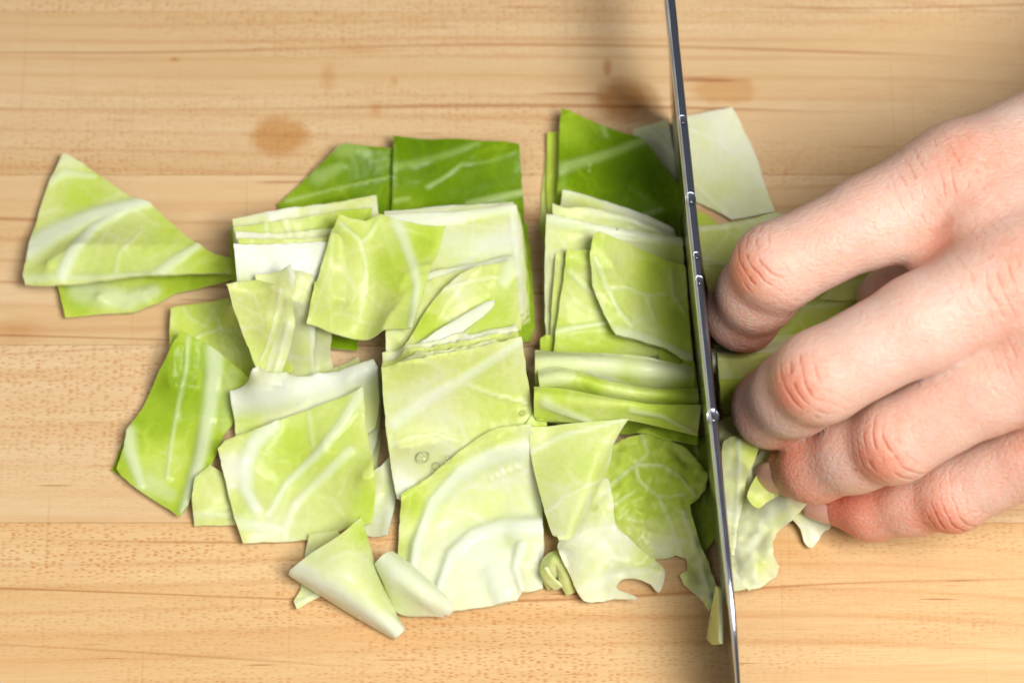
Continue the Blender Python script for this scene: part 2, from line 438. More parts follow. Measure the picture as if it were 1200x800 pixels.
SEED = [0]
def piece(label, poly, g=0.5, veins=(), lifts=(), gp=(), th=0.75, rib=0.65, und=0.35, iters=160, stiff=0.004, gap=0.12,
          jit=1.0, smooth=False, group=None, name='cabbage_piece', step=0.56, curl=None, raise_=0.0, tilt=None, crk=0.14):
    """poly: outline as seen in the photograph; lifts (x,y,r,h): gaussian rises; gp (x,y,r,dg): local greenness"""
    SEED[0] += 1; rng = np.random.default_rng(SEED[0]); s = SEED[0] * 7.13
    th = th * 0.72
    if g < 1: g = g * 0.84
    outp = resample(poly, step / 0.19, rng, jit, smooth)
    pc = np.array(poly, float); cc = pc.mean(0); ca = rng.uniform(0, math.pi); cdir = np.array([math.cos(ca), math.sin(ca)])
    cspan = np.abs((pc - cc) @ cdir).max(); camp = (rng.uniform(1.1, 2.6) if step < .8 else rng.uniform(.1, .3)) if curl is None else curl
    def form(px):
        q = ((px - cc) @ cdir) / cspan
        r = camp * q * q if SEED[0] % 3 else camp * .8 * np.clip(1 - q * q, 0, 1)
        for x, y, rad, h in lifts: r += h * np.exp(-((px[:, 0] - x) ** 2 + (px[:, 1] - y) ** 2) / (rad * rad))
        if tilt is not None:
            (x0, y0, h0), (x1, y1, h1) = tilt
            d = np.array([x1 - x0, y1 - y0], float); t = ((px - np.array([x0, y0])) @ d) / (d @ d)
            r += h0 + (h1 - h0) * np.clip(t, 0, 1)
        return r + raise_
    # coarse pass: at which height does each outline point come to lie
    h = np.full(len(outp), 4.0)
    for _ in range(2):
        xy = Pv(outp[:, 0], outp[:, 1], h)[:, :2]
        sel = xy[::3]
        try:
            v, f = triangulate(sel, 2.4, rng)
            z, hs, e = drape(v, f, 60, gap, stiff * 2)
            zz = z + form(to_px(np.column_stack([v, z + 1])))
            for i in range(len(outp)):
                h[i] = zz[np.argmin(((v - xy[i]) ** 2).sum(1))] + th
        except Exception as ex:
            h[:] = hf_get(xy[:, 0], xy[:, 1]).mean() + th
        k = 5; hp = np.concatenate([h[-k:], h, h[:k]]); h = np.convolve(hp, np.ones(2 * k + 1) / (2 * k + 1), 'valid')
    xy = Pv(outp[:, 0], outp[:, 1], h)[:, :2]
    v, f = triangulate(xy, step, rng)
    # counter-clockwise
    a = v[f[:, 1]] - v[f[:, 0]]; b = v[f[:, 2]] - v[f[:, 0]]; cr = a[:, 0] * b[:, 1] - a[:, 1] * b[:, 0]
    f[cr < 0] = f[cr < 0][:, ::-1]
    z, hs, e = drape(v, f, iters, gap, stiff)
    px = to_px(np.column_stack([v, z + th]))
    wob = np.array([n3(x * .055 + s, y * .055, s) + 0.5 * n3(x * .13, y * .13 + s, s) for x, y in v])
    wob2 = np.array([abs(n3(x * .21 + s, y * .21, s + 4)) + .4 * n3(x * .5, y * .5, s) for x, y in v])
    z = np.maximum(hs, z + form(px) + und * wob + crk * wob2)
    px = to_px(np.column_stack([v, z + th]))
    vn = vein_field(px, veins)
    gv = np.full(len(v), float(g))
    for x, y, rad, dg in gp: gv += dg * np.exp(-((px[:, 0] - x) ** 2 + (px[:, 1] - y) ** 2) / (rad * rad))
    deg = np.bincount(e[:, 0], minlength=len(v)).astype(float); deg[deg == 0] = 1
    tt = th + rib * vn
    hf_put(v[:, 0], v[:, 1], z + tt)
    off = np.zeros((len(v), 3)); off[:, 2] = tt
    return finish(name, label, np.column_stack([v, z]), f, off, gv, np.clip(vn, 0, 1), group)

def catmull(pts, n):
    pts = np.asarray(pts, float); m = len(pts)
    if m == 2:
        t = np.linspace(0, 1, n)[:, None]; return pts[0] * (1 - t) + pts[1] * t
    P_ = np.vstack([2 * pts[0] - pts[1], pts, 2 * pts[-1] - pts[-2]])
    out = []
    for u in np.linspace(0, m - 1, n):
        i = min(int(u), m - 2); t = u - i
        p0, p1, p2, p3 = P_[i], P_[i + 1], P_[i + 2], P_[i + 3]
        out.append(0.5 * ((2 * p1) + (p2 - p0) * t + (2 * p0 - 5 * p1 + 4 * p2 - p3) * t * t + (3 * p1 - p0 - 3 * p2 + p3) * t ** 3))
    return np.array(out)

def loft(label, rails, g=0.4, veins=(), gp=(), th=0.7, rib=0.5, nu=48, nv=36, und=0.3, settle=True, group=None, name='cabbage_piece', lift=0.0, jag=0.0):
    """rails: curves of (px, py, height mm); the sheet runs through them in turn and may fold over itself"""
    SEED[0] += 1; s = SEED[0] * 7.13
    R = [catmull(r, nu) for r in rails]
    G = np.array([catmull([r[i] for r in R], nv) for i in range(nu)])   # nu, nv, 3
    if jag:
        for i in range(nu):
            for j in (0, nv - 1):
                G[i, j, :2] += jag * np.array([n3(i * .2, j, s), n3(i * .2, j, s + 9)])
    px = G.reshape(-1, 3)
    W3 = Pv(px[:, 0], px[:, 1], px[:, 2])
    W3[:, 2] += lift + und * np.array([n3(p[0] * .08 + s, p[1] * .08, s) for p in W3])
    if settle:
        fl = (hf_get(W3[:, 0], W3[:, 1]) + 0.15 - W3[:, 2]).clip(0, 5).reshape(nu, nv)
        for _ in range(14):
            q = np.pad(fl, 1, mode='edge'); fl = np.maximum(fl * .6, (q[2:, 1:-1] + q[:-2, 1:-1] + q[1:-1, 2:] + q[1:-1, :-2]) / 4)
        W3[:, 2] += fl.ravel()
    A = W3.reshape(nu, nv, 3)
    # light smoothing
    for _ in range(4):
        B = A.copy(); B[1:-1, 1:-1] = 0.5 * A[1:-1, 1:-1] + 0.125 * (A[2:, 1:-1] + A[:-2, 1:-1] + A[1:-1, 2:] + A[1:-1, :-2]); A = B
    du = np.gradient(A, axis=0); dv = np.gradient(A, axis=1)
    N = np.cross(du, dv); N /= np.maximum(np.linalg.norm(N, axis=2, keepdims=True), 1e-9)
    if N[..., 2].mean() < 0: N = -N; flip = True
    else: flip = False
    W3 = A.reshape(-1, 3); N = N.reshape(-1, 3)
    f = []
    for i in range(nu - 1):
        for j in range(nv - 1):
            a, b, c, d = i * nv + j, (i + 1) * nv + j, (i + 1) * nv + j + 1, i * nv + j + 1
            f += [(a, b, c), (a, c, d)] if not flip else [(a, c, b), (a, d, c)]
    f = np.array(f)
    vn = vein_field(px[:, :2], veins)
    gv = np.full(len(W3), float(g))
    for x, y, rad, dg in gp: gv += dg * np.exp(-((px[:, 0] - x) ** 2 + (px[:, 1] - y) ** 2) / (rad * rad))
    hf_put(W3[:, 0], W3[:, 1], W3[:, 2] + th)
    return finish(name, label, W3, f, N * (th + rib * vn)[:, None], gv, np.clip(vn, 0, 1), group)

# ---- left: two loose triangles
piece('sliver of cabbage leaf lying lowest under the loose triangular pieces', [(118,352),(170,348),(176,360),(150,368),(130,366)], g=1.0, th=0.7)
piece('ragged green cabbage strip peeking out below the loose white-veined triangle',
      [(64,318),(68,337),(76,371),(128,367),(160,364),(182,356),(204,343),(235,337),(278,327),(275,305),(180,300),(90,300)],
      g=0.75, veins=[([(95,340),(150,352),(180,342)],14,0.7),([(120,330),(140,352)],5,.4)], gp=[(90,350,25,.35),(230,335,40,.4)], lifts=[(76,371,25,1.5),(150,330,40,1.0)], raise_=.6)
piece('loose triangular cabbage piece with broad white forked rib, far left of the board',
      [(74,179),(96,190),(122,208),(152,229),(176,237),(198,257),(222,278),(250,296),(277,305),(279,321),(230,320),(170,322),(115,329),(62,334),(28,330),(25,320),(33,285),(48,238),(58,212)],
      g=0.55, veins=[([(34,292),(65,272),(110,252),(172,236)],11,1.0),([(72,324),(86,292),(110,266),(150,243)],7,.95),([(186,322),(205,305),(232,288)],7,.75),
      ([(136,318),(140,296),(165,272)],4,.35),([(60,212),(75,203),(110,207)],5,.5),([(30,326),(110,326),(200,320)],5,.5)],
      gp=[(90,228,32,.25),(200,275,40,.18),(255,310,30,.35),(75,190,25,-.25)], lifts=[(40,325,45,2.0),(150,322,60,2.2),(74,185,35,1.5),(230,318,60,2.6)], th=1.1, raise_=.8, und=.5)

# ---- dark outer leaves under the back of the stacks
piece('dark green outer leaf with pointed left corner behind the left stack',
      [(325,240),(345,222),(372,196),(397,171),(405,168),(430,171),(461,174),(462,300),(455,386),(420,386),(419,411),(384,407),(372,340),(330,262)],
      g=1.45, veins=[([(335,236),(390,222),(460,206)],3,.35),([(372,208),(400,195)],8,.35),([(400,172),(425,176)],12,.3)], gp=[(440,195,30,.25),(345,235,20,-.3)], lifts=[(400,175,40,2.5),(450,180,40,1.5)], raise_=.5)
piece('broad dark green rectangular leaf at the back of the middle stack',
      [(461,160),(500,161),(545,163),(590,166),(608,169),(612,220),(616,280),(623,340),(624,380),(612,392),(540,392),(466,392),(458,300)],
      g=1.55, veins=[([(463,196),(485,192),(520,182),(560,168)],5,.28),([(500,219),(520,208),(540,192)],3,.45),([(540,192),(570,190),(605,178)],3,.22),([(550,240),(580,232),(614,224)],5,.6),([(463,235),(480,232)],4,.3)],
      gp=[(500,170,35,.25),(560,215,40,.15),(475,240,20,-.2)], lifts=[(530,165,60,2.6),(605,175,40,2.0)], raise_=.6)
piece('outer leaf sliver at the bottom right edge of the middle stack', [(470,300),(618,262),(622,300),(627,384),(622,400),(480,400)], g=1.2)
LB = 'thin leaf layer low in the middle stack, seen only at its cut edge'
for k, (r0, r1, g_) in enumerate([(622, 623, .9), (621, 622, .4), (620, 622, 1.0), (619, 621, .3), (617, 620, .8), (617, 619, .2), (615, 618, .6), (614, 617, .1)]):
    piece(LB, [(458,262-2*k),(530,254-2*k),(r0-12,252-2*k),(r0-4,300),(r1-1,376-3*k),(r1-30,392),(470,398)], g=g_, group='leaf layers low in the middle stack', step=1.1, und=.2)

# ---- left stack
piece('narrow green layer jutting out at the left of the left stack', [(267,266),(300,262),(430,240),(432,330),(300,336),(273,332)], g=1.1, step=1.0)
LB = 'thin leaf layer low in the left stack, seen only at its cut edge'
for k in range(5):
    piece(LB, [(270+k,264-k),(350,250-k),(440,238-2*k),(444,262),(440,330),(280,334)], g=[.6,.3,.8,.2,.5][k], group='leaf layers low in the left stack', step=1.1, und=.2)
piece('rearmost pale layer of the left stack, with a white patch on its rim',
      [(272,256),(300,250),(350,242),(400,235),(441,228),(444,250),(442,300),(438,335),(278,335)], g=.3, veins=[([(320,250),(345,246)],9,.9)], gp=[(400,240,30,.2)], th=.9, tilt=((350,235,2.2),(350,300,.5)))
piece('second pale green layer of the left stack', [(274,266),(310,262),(360,254),(400,247),(436,243),(434,335),(279,335)], g=.62, veins=[([(312,262),(314,280)],4,.5),([(335,258),(340,280)],5,.5)], gp=[(410,262,30,.35)], th=.9, tilt=((350,245,2.0),(350,310,.5)))
piece('slim third layer of the left stack with a straight back edge', [(276,272),(330,273),(395,268),(420,266),(420,335),(280,335)], g=.3, th=.9, gp=[(280,275,30,-.4)], tilt=((350,265,1.6),(350,320,.4)))
piece('slim fourth layer of the left stack just behind the white slab', [(279,279),(330,280),(400,277),(410,335),(282,335)], g=.6, th=.8, tilt=((350,275,1.4),(350,320,.4)))
piece('thick white rib slab on top of the left stack', [(274,287),(300,288),(340,286),(375,283),(398,284),(402,345),(350,350),(280,348),(277,320)],
      g=0.0, veins=[([(275,300),(330,300),(390,300)],26,.9),([(280,318),(300,326),(340,330)],3,.0)], gp=[(390,300,22,.45),(285,335,20,.25)], th=1.4, rib=.5, und=.5)

# ---- cluster in front of the left stack
piece('wrinkled pale layer hanging down between the small folded piece and the veined square leaf',
      [(366,322),(386,375),(389,381),(386,410),(391,432),(362,446),(335,450),(340,380),(350,330)], g=.35, veins=[([(372,380),(370,440)],5,.4)], lifts=[(388,400,20,1.5)], und=.8)
piece('pale curved layer behind the small folded cabbage piece',
      [(338,318),(355,319),(367,322),(366,350),(370,382),(366,410),(369,432),(362,446),(320,458),(300,455),(320,400)], g=.38, veins=[([(366,380),(368,440)],5,.6)], lifts=[(366,420,18,2.0),(350,325,20,1.5)], und=.6)
piece('dull green translucent leaf under the small folded piece on the left',
      [(198,356),(225,349),(265,338),(290,360),(318,400),(345,432),(330,446),(298,455),(250,456),(203,450),(197,400)], g=.78,
      veins=[([(205,420),(230,395),(258,385),(300,392)],2.5,.55),([(215,360),(222,372),(245,385)],2.5,.4),([(258,385),(250,360)],2,.35),([(258,388),(262,410)],2,.3)],
      lifts=[(205,360,40,1.8),(198,440,35,1.0)], raise_=.8)
piece('thin inner leaf showing behind the small folded piece, with a white rim',
      [(300,324),(326,319),(341,313),(347,327),(343,352),(345,378),(336,407),(324,440),(310,440),(300,400)], g=.30, veins=[([(342,315),(345,335)],7,.9),([(338,380),(322,436)],4,.6)], lifts=[(342,320,20,2.5),(340,390,16,1.5)], raise_=1.2, und=.5)
piece('small folded cabbage piece with a bright open edge, left of the veined square leaf',
      [(265,333),(300,327),(329,336),(332,342),(327,366),(319,392),(304,431),(293,410),(281,380)], g=.5, veins=[([(330,338),(324,370),(306,426)],2.6,.8),([(278,350),(300,345),(322,340)],2,.35),([(298,345),(306,370)],2,.35)],
      lifts=[(328,345,22,3.5),(318,390,16,2.5),(268,335,22,1.5)], raise_=1.6, und=.5)

# ---- dark leaf at left
piece('sliver of green leaf under the lower left tip of the dark ribbed leaf', [(152,500),(130,551),(145,560),(200,560),(200,505)], g=1.3, step=1.0)
piece('large darker green leaf with two pale ribs at lower left',
      [(212,386),(228,394),(248,405),(276,426),(300,441),(288,452),(276,468),(272,492),(262,505),(254,527),(246,548),(230,572),(220,592),(210,605),(188,590),(160,572),(143,558),(136,548),(145,524),(148,504),(160,486),(178,452),(198,412)],
      g=1.0, veins=[([(252,408),(251,440),(246,480),(236,530),(216,598)],10,1.0),([(149,506),(153,530),(166,568)],9,.85),([(221,396),(219,430),(208,480),(201,520),(196,560)],4.5,.55),([(170,565),(200,580)],12,.45),([(270,440),(262,500)],10,.3)],
      gp=[(200,440,40,.22),(190,545,40,-.35),(180,500,30,.1),(280,450,24,-.25)], lifts=[(212,392,40,2.4),(150,515,40,1.8),(290,445,40,2.6),(245,550,30,1.6)], th=.9, raise_=.9, und=.6)

# ---- lower left group
piece('plain pale green square corner sticking out under the big square leaf at lower left', [(228,560),(246,543),(272,560),(310,600),(300,612),(272,611),(226,612),(225,585)], g=.5, veins=[([(226,604),(270,603)],5,.4)])
piece('small pale strip wedged above the white rib slab at lower left', [(372,440),(395,428),(420,415),(422,426),(420,445),(380,452)], g=.45, lifts=[(415,420,20,1.5)])
piece('pale layer under the right side of the white rib slab at lower left', [(420,440),(447,446),(447,470),(446,518),(441,552),(430,562),(400,560),(380,480)], g=.38, veins=[([(432,470),(436,520)],6,.4)])
piece('another layer under the right side of the white rib slab', [(410,430),(445,428),(447,455),(445,490),(442,512),(434,540),(390,545),(380,470)], g=.32, lifts=[(445,440,20,1.0)])
piece('white rib slab along the top of the lower left group',
      [(270,459),(300,456),(350,447),(400,434),(438,421),(443,432),(445,470),(440,500),(400,530),(330,540),(276,510)], g=.12,
      veins=[([(272,470),(320,462),(380,448),(440,432)],17,1.0),([(326,470),(330,490)],8,.0)], gp=[(285,500,26,.4),(440,480,30,.3)], th=1.3, rib=1.0, lifts=[(440,430,40,1.5)], und=.5)
piece('pale piece standing out to the right of the big square leaf at lower left',
      [(426,572),(440,556),(457,538),(461,548),(466,576),(460,604),(455,627),(438,629),(418,626)], g=.15, veins=[([(458,542),(462,575),(452,622)],8,.6)], gp=[(445,565,20,.25)], lifts=[(457,540,22,2.2)], raise_=.6)
piece('big square leaf with three sweeping white ribs at lower left',
      [(255,525),(264,515),(310,500),(360,481),(400,466),(426,454),(427,490),(432,518),(437,540),(440,570),(438,600),(434,612),(405,615),(372,628),(330,631),(284,634),(275,608),(266,572)],
      g=.62, veins=[([(318,498),(298,520),(288,545),(289,575),(302,598)],10,1.0),([(424,458),(400,496),(368,536),(335,568),(315,604)],6,.8),([(410,528),(380,558),(345,590),(333,625)],5.5,.65),
      ([(362,484),(366,520),(372,535)],3,.35),([(275,612),(330,620)],8,.55)],
      gp=[(340,525,34,.22),(430,590,30,.15),(270,550,22,-.45),(320,620,40,-.4),(405,500,24,.12)], lifts=[(265,520,35,1.8),(425,460,40,1.8),(284,630,30,1.0),(300,520,22,1.0)], th=.9, raise_=.7, und=.8)
piece('pale green tab lying flat under the folded white triangle at lower left',
      [(362,626),(395,622),(410,640),(400,668),(388,690),(360,706),(348,714),(344,704),(352,690),(354,668)], g=.42, gp=[(365,690,25,-.15)], veins=[([(346,708),(385,690)],4,.6)])
loft('folded white-edged triangular piece at the bottom left of the pile',
     [[(420,606,9),(428,636,7),(440,676,5),(470,742,1.6)], [(396,630,11),(412,658,11.5),(434,692,9),(469,741,2.6)], [(362,652,10.5),(392,672,12),(424,700,9.5),(468,741,3.4)],
      [(344,664,7.5),(378,683,8.5),(414,706,6.5),(467,742,2.4)], [(342,667,5.5),(376,689,3.5),(412,712,2.5),(467,743,1.2)]],
     g=.25, veins=[([(350,668),(400,694),(465,740)],12,.95)], gp=[(420,625,22,.45),(440,690,20,.1)], th=1.0, und=.3, nu=44, nv=34)

# ---- middle stack, upper part
for k in range(2):
    piece(['pale leaf layer forming the backmost rim of the middle stack', 'pale leaf layer with the second rim from the back of the middle stack'][k], [(450,250-3*k),(520,246-3*k),(603-2*k,238-2*k),(611-k,262),(614-k,310),(617-2*k,372-4*k),(600,390),(470,398),(452,300)], g=[.4,.25][k], group='pale rims at the back of the middle stack', th=.8, step=1.0, und=.25)
piece('pale white-banded layer on the upper middle stack behind the veined square leaf',
      [(449,252),(480,250),(530,248),(575,243),(600,238),(606,241),(608,280),(612,330),(614,366),(590,388),(500,398),(455,398)], g=.18,
      veins=[([(455,258),(530,254),(600,244)],8,.7),([(530,290),(600,284)],18,.45),([(598,243),(606,320)],4,.5)], gp=[(560,260,30,.25),(520,310,25,.3)], th=.9, tilt=((530,245,1.2),(530,300,.3)))
piece('pale layer whose straight rim crosses the middle stack below the white-banded one', [(480,330),(505,319),(555,309),(600,297),(606,330),(610,372),(590,392),(470,400),(455,380)], g=.25, veins=[([(505,323),(600,303)],5,.5)], th=.7, tilt=((550,305,1.0),(550,350,.2)))
piece('pale green layer left of the curved leaf in the middle stack', [(452,384),(480,350),(500,330),(540,315),(560,316),(520,360),(500,400),(480,410),(452,412)], g=.5, th=.7)
piece('curved-edge leaf with a pale corner under the thin white strip, middle stack',
      [(474,404),(486,386),(500,362),(520,338),(540,320),(560,312),(603,301),(606,330),(611,385),(560,400),(500,408)], g=.55,
      veins=[([(516,340),(550,330),(595,322)],3,.45),([(603,304),(590,330)],10,.7)], gp=[(500,380,24,.3),(575,370,30,.25),(540,345,20,-.2)], lifts=[(530,330,30,1.2),(600,305,30,1.0)], raise_=.5)
piece('thin tapering white strip lying across the middle stack',
      [(480,410),(500,397),(520,383),(545,368),(570,354),(580,350),(579,358),(566,371),(548,384),(530,397),(505,407),(486,414)], g=.12, veins=[([(484,411),(530,384),(575,355)],8,.6)], th=1.0, jit=.6)
LB = 'leaf layer rim behind the big flat leaf of the middle stack'
for k in range(3):
    y = [404, 411, 418][k]
    piece(['pale leaf rim just under the thin tapering white strip', 'yellow-green leaf rim, second behind the big flat leaf of the middle stack', 'bright leaf rim directly behind the big flat leaf of the middle stack'][k],
          [(449-k,y+18),(480,y+8),(540,y-8),(575,y-18),(606+k,y-20+k*3),(612+k,420),(618,470),(560,505),(470,520),(452,470)],
          g=[.25,.6,.35][k], th=.8, veins=[([(455,y+15),(540,y-5),(605,y-17)],5,.5)] if k != 1 else [], tilt=((530,405,1.2),(530,470,.2)), step=.9)
piece('big flat square leaf with diagonal white vein and water drops, middle of the pile',
      [(447,432),(480,427),(530,415),(575,405),(611,396),(614,415),(618,440),(623,470),(625,492),(600,500),(570,511),(535,527),(510,545),(490,562),(470,577),(464,575),(458,545),(452,500)],
      g=.42, veins=[([(462,496),(500,468),(540,446),(608,402)],8,.7),([(540,447),(560,456),(590,466),(618,472)],3,.5),([(455,522),(480,512),(510,508),(545,520)],2.5,.35),([(455,470),(500,450)],10,.2)],
      gp=[(470,440,30,.2),(590,480,40,.28),(500,480,40,-.1),(560,435,25,.12),(470,570,25,-.3)], lifts=[(455,440,30,1.0),(610,400,35,1.2),(470,570,30,.5)], raise_=.5, und=.6)

# ---- veined square leaf, on top
piece('curved square leaf with branching grey veins resting on top between the two left stacks',
      [(397,249),(412,253),(428,256),(446,250),(466,258),(494,261),(521,262),(514,290),(503,318),(495,345),(487,372),(483,385),(460,384),(430,385),(395,379),(358,373),(366,344),(378,305),(388,272)],
      g=.62, veins=[([(400,262),(424,284),(429,310),(426,345),(421,376)],3,.55),([(426,284),(446,256)],3,.5),([(464,259),(474,282),(484,310),(489,335),(482,382)],6.5,.75),([(426,330),(395,365)],2.5,.3),([(430,345),(455,370)],2,.3),([(390,270),(384,320),(366,370)],3,.3)],
      gp=[(455,320,26,.28),(500,285,18,.32),(395,330,30,-.05),(455,375,30,-.1)], lifts=[(358,373,35,1.0),(521,262,30,3.0),(400,250,35,1.8),(483,384,25,1.2),(470,310,24,1.4)], raise_=1.0, th=.8, und=.9)

# ---- middle stack, bottom: creamy leaf
piece('small green layer corner showing beside the large creamy leaf, bottom middle', [(625,505),(640,500),(640,590),(637,640),(632,660),(600,640),(600,540)], g=.9, step=1.0)
piece('large creamy leaf with sweeping white ribs at the bottom middle',
      [(470,580),(495,563),(518,549),(550,531),(582,514),(612,503),(622,500),(626,530),(630,560),(635,590),(637,625),(637,660),(636,688),(612,694),(606,702),(575,708),(540,714),(510,717),(480,706),(470,690),(466,660),(467,620)],
      g=.14, veins=[([(612,528),(580,535),(540,556),(508,590),(488,640),(482,690)],10,.95),([(632,618),(590,618),(555,628),(530,650),(512,700)],11,.95),([(560,640),(580,655),(590,700)],20,.7),([(612,640),(603,665),(612,692)],7,.7),([(612,545),(575,560)],2.5,.4)],
      gp=[(480,590,30,.6),(520,540,35,.45),(600,595,40,.12),(580,515,30,.4),(472,640,16,.3),(560,595,25,.15)], lifts=[(490,680,45,2.2),(620,640,30,1.8),(560,700,50,2.0),(612,690,20,1.5),(540,575,40,1.6)], th=1.0, rib=1.9, raise_=.8, und=1.2)
loft('thick white flap folded up at the lower left of the creamy leaf',
     [[(457,652,7),(480,668,8),(505,690,7.5),(530,712,4)], [(450,653,9),(470,672,10.5),(498,695,9.5),(527,714,4)], [(446,657,7.5),(462,683,8),(492,706,6),(524,717,3)], [(448,664,4.5),(462,702,3),(474,716,2.2),(518,719,1.5)]],
     g=.12, veins=[([(450,655),(480,675),(520,712)],14,.5)], gp=[(470,695,20,.12)], th=1.2, nu=34, nv=24)
loft('tiny yellow rolled curl of cabbage at the bottom between the middle and right leaves',
     [[(636,668,3),(640,656,6),(650,650,7.5),(660,655,7),(668,672,4),(672,690,2)], [(640,680,2),(645,664,8),(652,656,10),(660,664,9),(664,678,6),(669,692,2)], [(646,690,1.5),(649,674,5),(653,666,6.5),(657,672,6),(660,684,4),(664,694,1.5)]],
     g=.5, gp=[(652,670,12,-.2)], th=.9, nu=34, nv=20, und=.5)
loft('yellow wisp tucked beside the tiny rolled curl', [[(637,672,4),(642,682,3.5),(650,690,2)], [(641,668,5.5),(648,676,6),(660,688,2)]], g=.35, th=.8, nu=18, nv=8)

# ---- right stack (left of the knife)
piece('see-through strip of leaf at the far left of the right stack', [(642,162),(648,160),(650,250),(646,300),(640,300),(632,266),(636,215)], g=.7, step=.9)
piece('narrow upright green strip beside the dark pointed leaf of the right stack', [(641,156),(653,154),(660,160),(664,250),(645,262),(641,240)], g=.95, step=.9, raise_=.5)
piece('white leaf corner behind the knife, its larger half lying beyond the blade', [(742,151),(765,145),(783,139),(790,180),(797,240),(780,250),(740,220)], g=.15, veins=[([(760,150),(792,180)],3,.4)], raise_=.3)
piece('dark green pointed leaf at the top of the right stack',
      [(658,125),(680,133),(700,141),(730,153),(757,163),(770,182),(784,200),(795,214),(799,250),(800,285),(740,285),(652,260),(653,230),(655,190),(655,160)],
      g=1.5, veins=[([(657,198),(690,188),(725,176),(760,162)],6,.45),([(735,262),(775,246)],5,.4),([(706,140),(710,158)],5,.35),([(682,186),(692,192),(690,204)],1.6,.6)],
      gp=[(670,150,26,-.35),(740,200,40,.35),(660,230,20,-.2)], lifts=[(665,135,40,3.0),(757,165,30,1.5),(655,200,30,1.5)], raise_=1.0)
LB = 'thin leaf layer low in the right stack, seen only at its left cut edge'
for k in range(7):
    piece(LB, [(641+k,268-2*k),(700,260),(798,285),(803,400),(700,412),(640+k,410-3*k),(639+k%3,340)], g=[.9,.3,.7,.2,.8,.4,.1][k], group='leaf layers low in the right stack', step=1.1, und=.2)
piece('uppermost back rim of the right stack, whitish and slanting', [(660,216),(680,221),(720,236),(760,252),(790,268),(797,300),(720,310),(655,290),(656,240)], g=.22, veins=[([(660,220),(720,240),(785,268)],5,.6)], gp=[(690,240,20,.3)], th=.9, tilt=((720,235,1.8),(720,290,.2)))
piece('second rim of the right stack, yellow-green', [(647,239),(665,244),(690,244),(740,256),(795,280),(800,310),(720,320),(650,300)], g=.42, veins=[([(690,249),(740,258),(790,280)],5,.5)], th=.9, tilt=((720,250,1.6),(720,300,.2)))
piece('broad pale layer of the right stack reaching down to the pleated row',
      [(640,252),(660,256),(700,263),(750,270),(800,279),(802,320),(808,400),(780,415),(700,420),(650,414),(640,400),(638,330)], g=.3, veins=[([(642,257),(700,268),(798,284)],6,.6)], gp=[(680,280,30,.2),(790,300,25,.35)], th=.9, tilt=((720,258,1.4),(720,320,.2)))
piece('thin strip at the left rim of the green trapezoid leaf', [(651,299),(660,297),(665,340),(658,417),(644,417),(646,360)], g=.55, step=.9)
piece('small olive leaf corner low at the left of the right stack', [(633,396),(641,392),(652,396),(652,417),(633,418)], g=.95, step=.9)
piece('green trapezoid leaf under the veined leaf of the right stack',
      [(664,292),(695,294),(720,330),(750,390),(778,412),(740,420),(700,419),(648,418),(652,380),(660,330)], g=.68, veins=[([(667,318),(685,336),(698,348)],3.5,.5),([(652,388),(690,382),(725,376)],4.5,.6)], gp=[(700,405,30,.2),(680,350,25,-.1)], lifts=[(668,295,25,1.0)])
piece('olive layer tucked under the right corner of the veined leaf by the knife', [(770,400),(800,395),(812,430),(790,432),(772,422)], g=.9, step=.9)
piece('veined pale-rimmed leaf with brown specks leaning against the knife',
      [(695,276),(703,272),(725,279),(755,293),(780,304),(803,311),(806,340),(811,395),(813,424),(800,418),(780,406),(745,394),(722,389),(708,366),(694,335),(691,300)],
      g=.72, veins=[([(697,302),(709,333),(724,362),(742,383)],3.5,.6),([(708,338),(735,337),(758,347),(788,344)],2.5,.5),([(758,347),(767,375)],2.5,.4),([(786,316),(789,345),(806,370)],2.5,.4),([(722,389),(760,398),(812,420)],7,.65),([(693,310),(700,350),(720,386)],4,.35)],
      gp=[(765,315,30,.22),(790,380,35,.25),(720,300,25,-.15),(760,390,30,-.2)], lifts=[(700,280,40,2.2),(720,380,35,2.0),(808,415,30,2.0)], raise_=1.0, und=.8)

piece('green leaf edge against the knife below the pleated row', [(790,508),(830,512),(834,550),(836,590),(838,630),(825,650),(800,640),(780,560)], g=1.0, veins=[([(815,515),(826,590)],3,.4)], und=.8)
piece('large crinkled green leaf tapering to a ragged tail along the knife, lower right',
      [(692,550),(700,534),(712,524),(728,515),(752,508),(776,511),(800,523),(816,538),(829,558),(827,574),(817,585),(808,592),(812,612),(821,640),(833,666),(842,688),(839,706),(831,714),(823,702),(812,691),(801,682),(797,673),(807,667),(805,655),(792,650),(778,653),(764,655),(748,646),(720,622),(694,588)],
      g=.74, veins=[([(700,580),(745,545),(775,545),(798,560),(814,580)],3.2,.6),([(745,540),(748,562),(772,582),(802,580)],3,.5),([(706,600),(745,574)],3,.45),([(772,582),(788,620),(800,655)],3.2,.5),([(800,600),(818,650),(834,704)],4,.55),([(752,510),(760,530),(745,545)],3,.45)],
      gp=[(735,560,40,.2),(800,560,30,.2),(780,645,24,-.4),(822,690,34,-.35)], lifts=[(750,520,45,3.5),(822,570,20,3.0),(740,585,36,2.5),(800,678,14,3.0),(808,610,22,2.0),(770,600,16,-1.5),(784,560,14,1.5),(832,704,14,2.0)], und=1.3, raise_=.8, crk=1.9, jit=2.4)
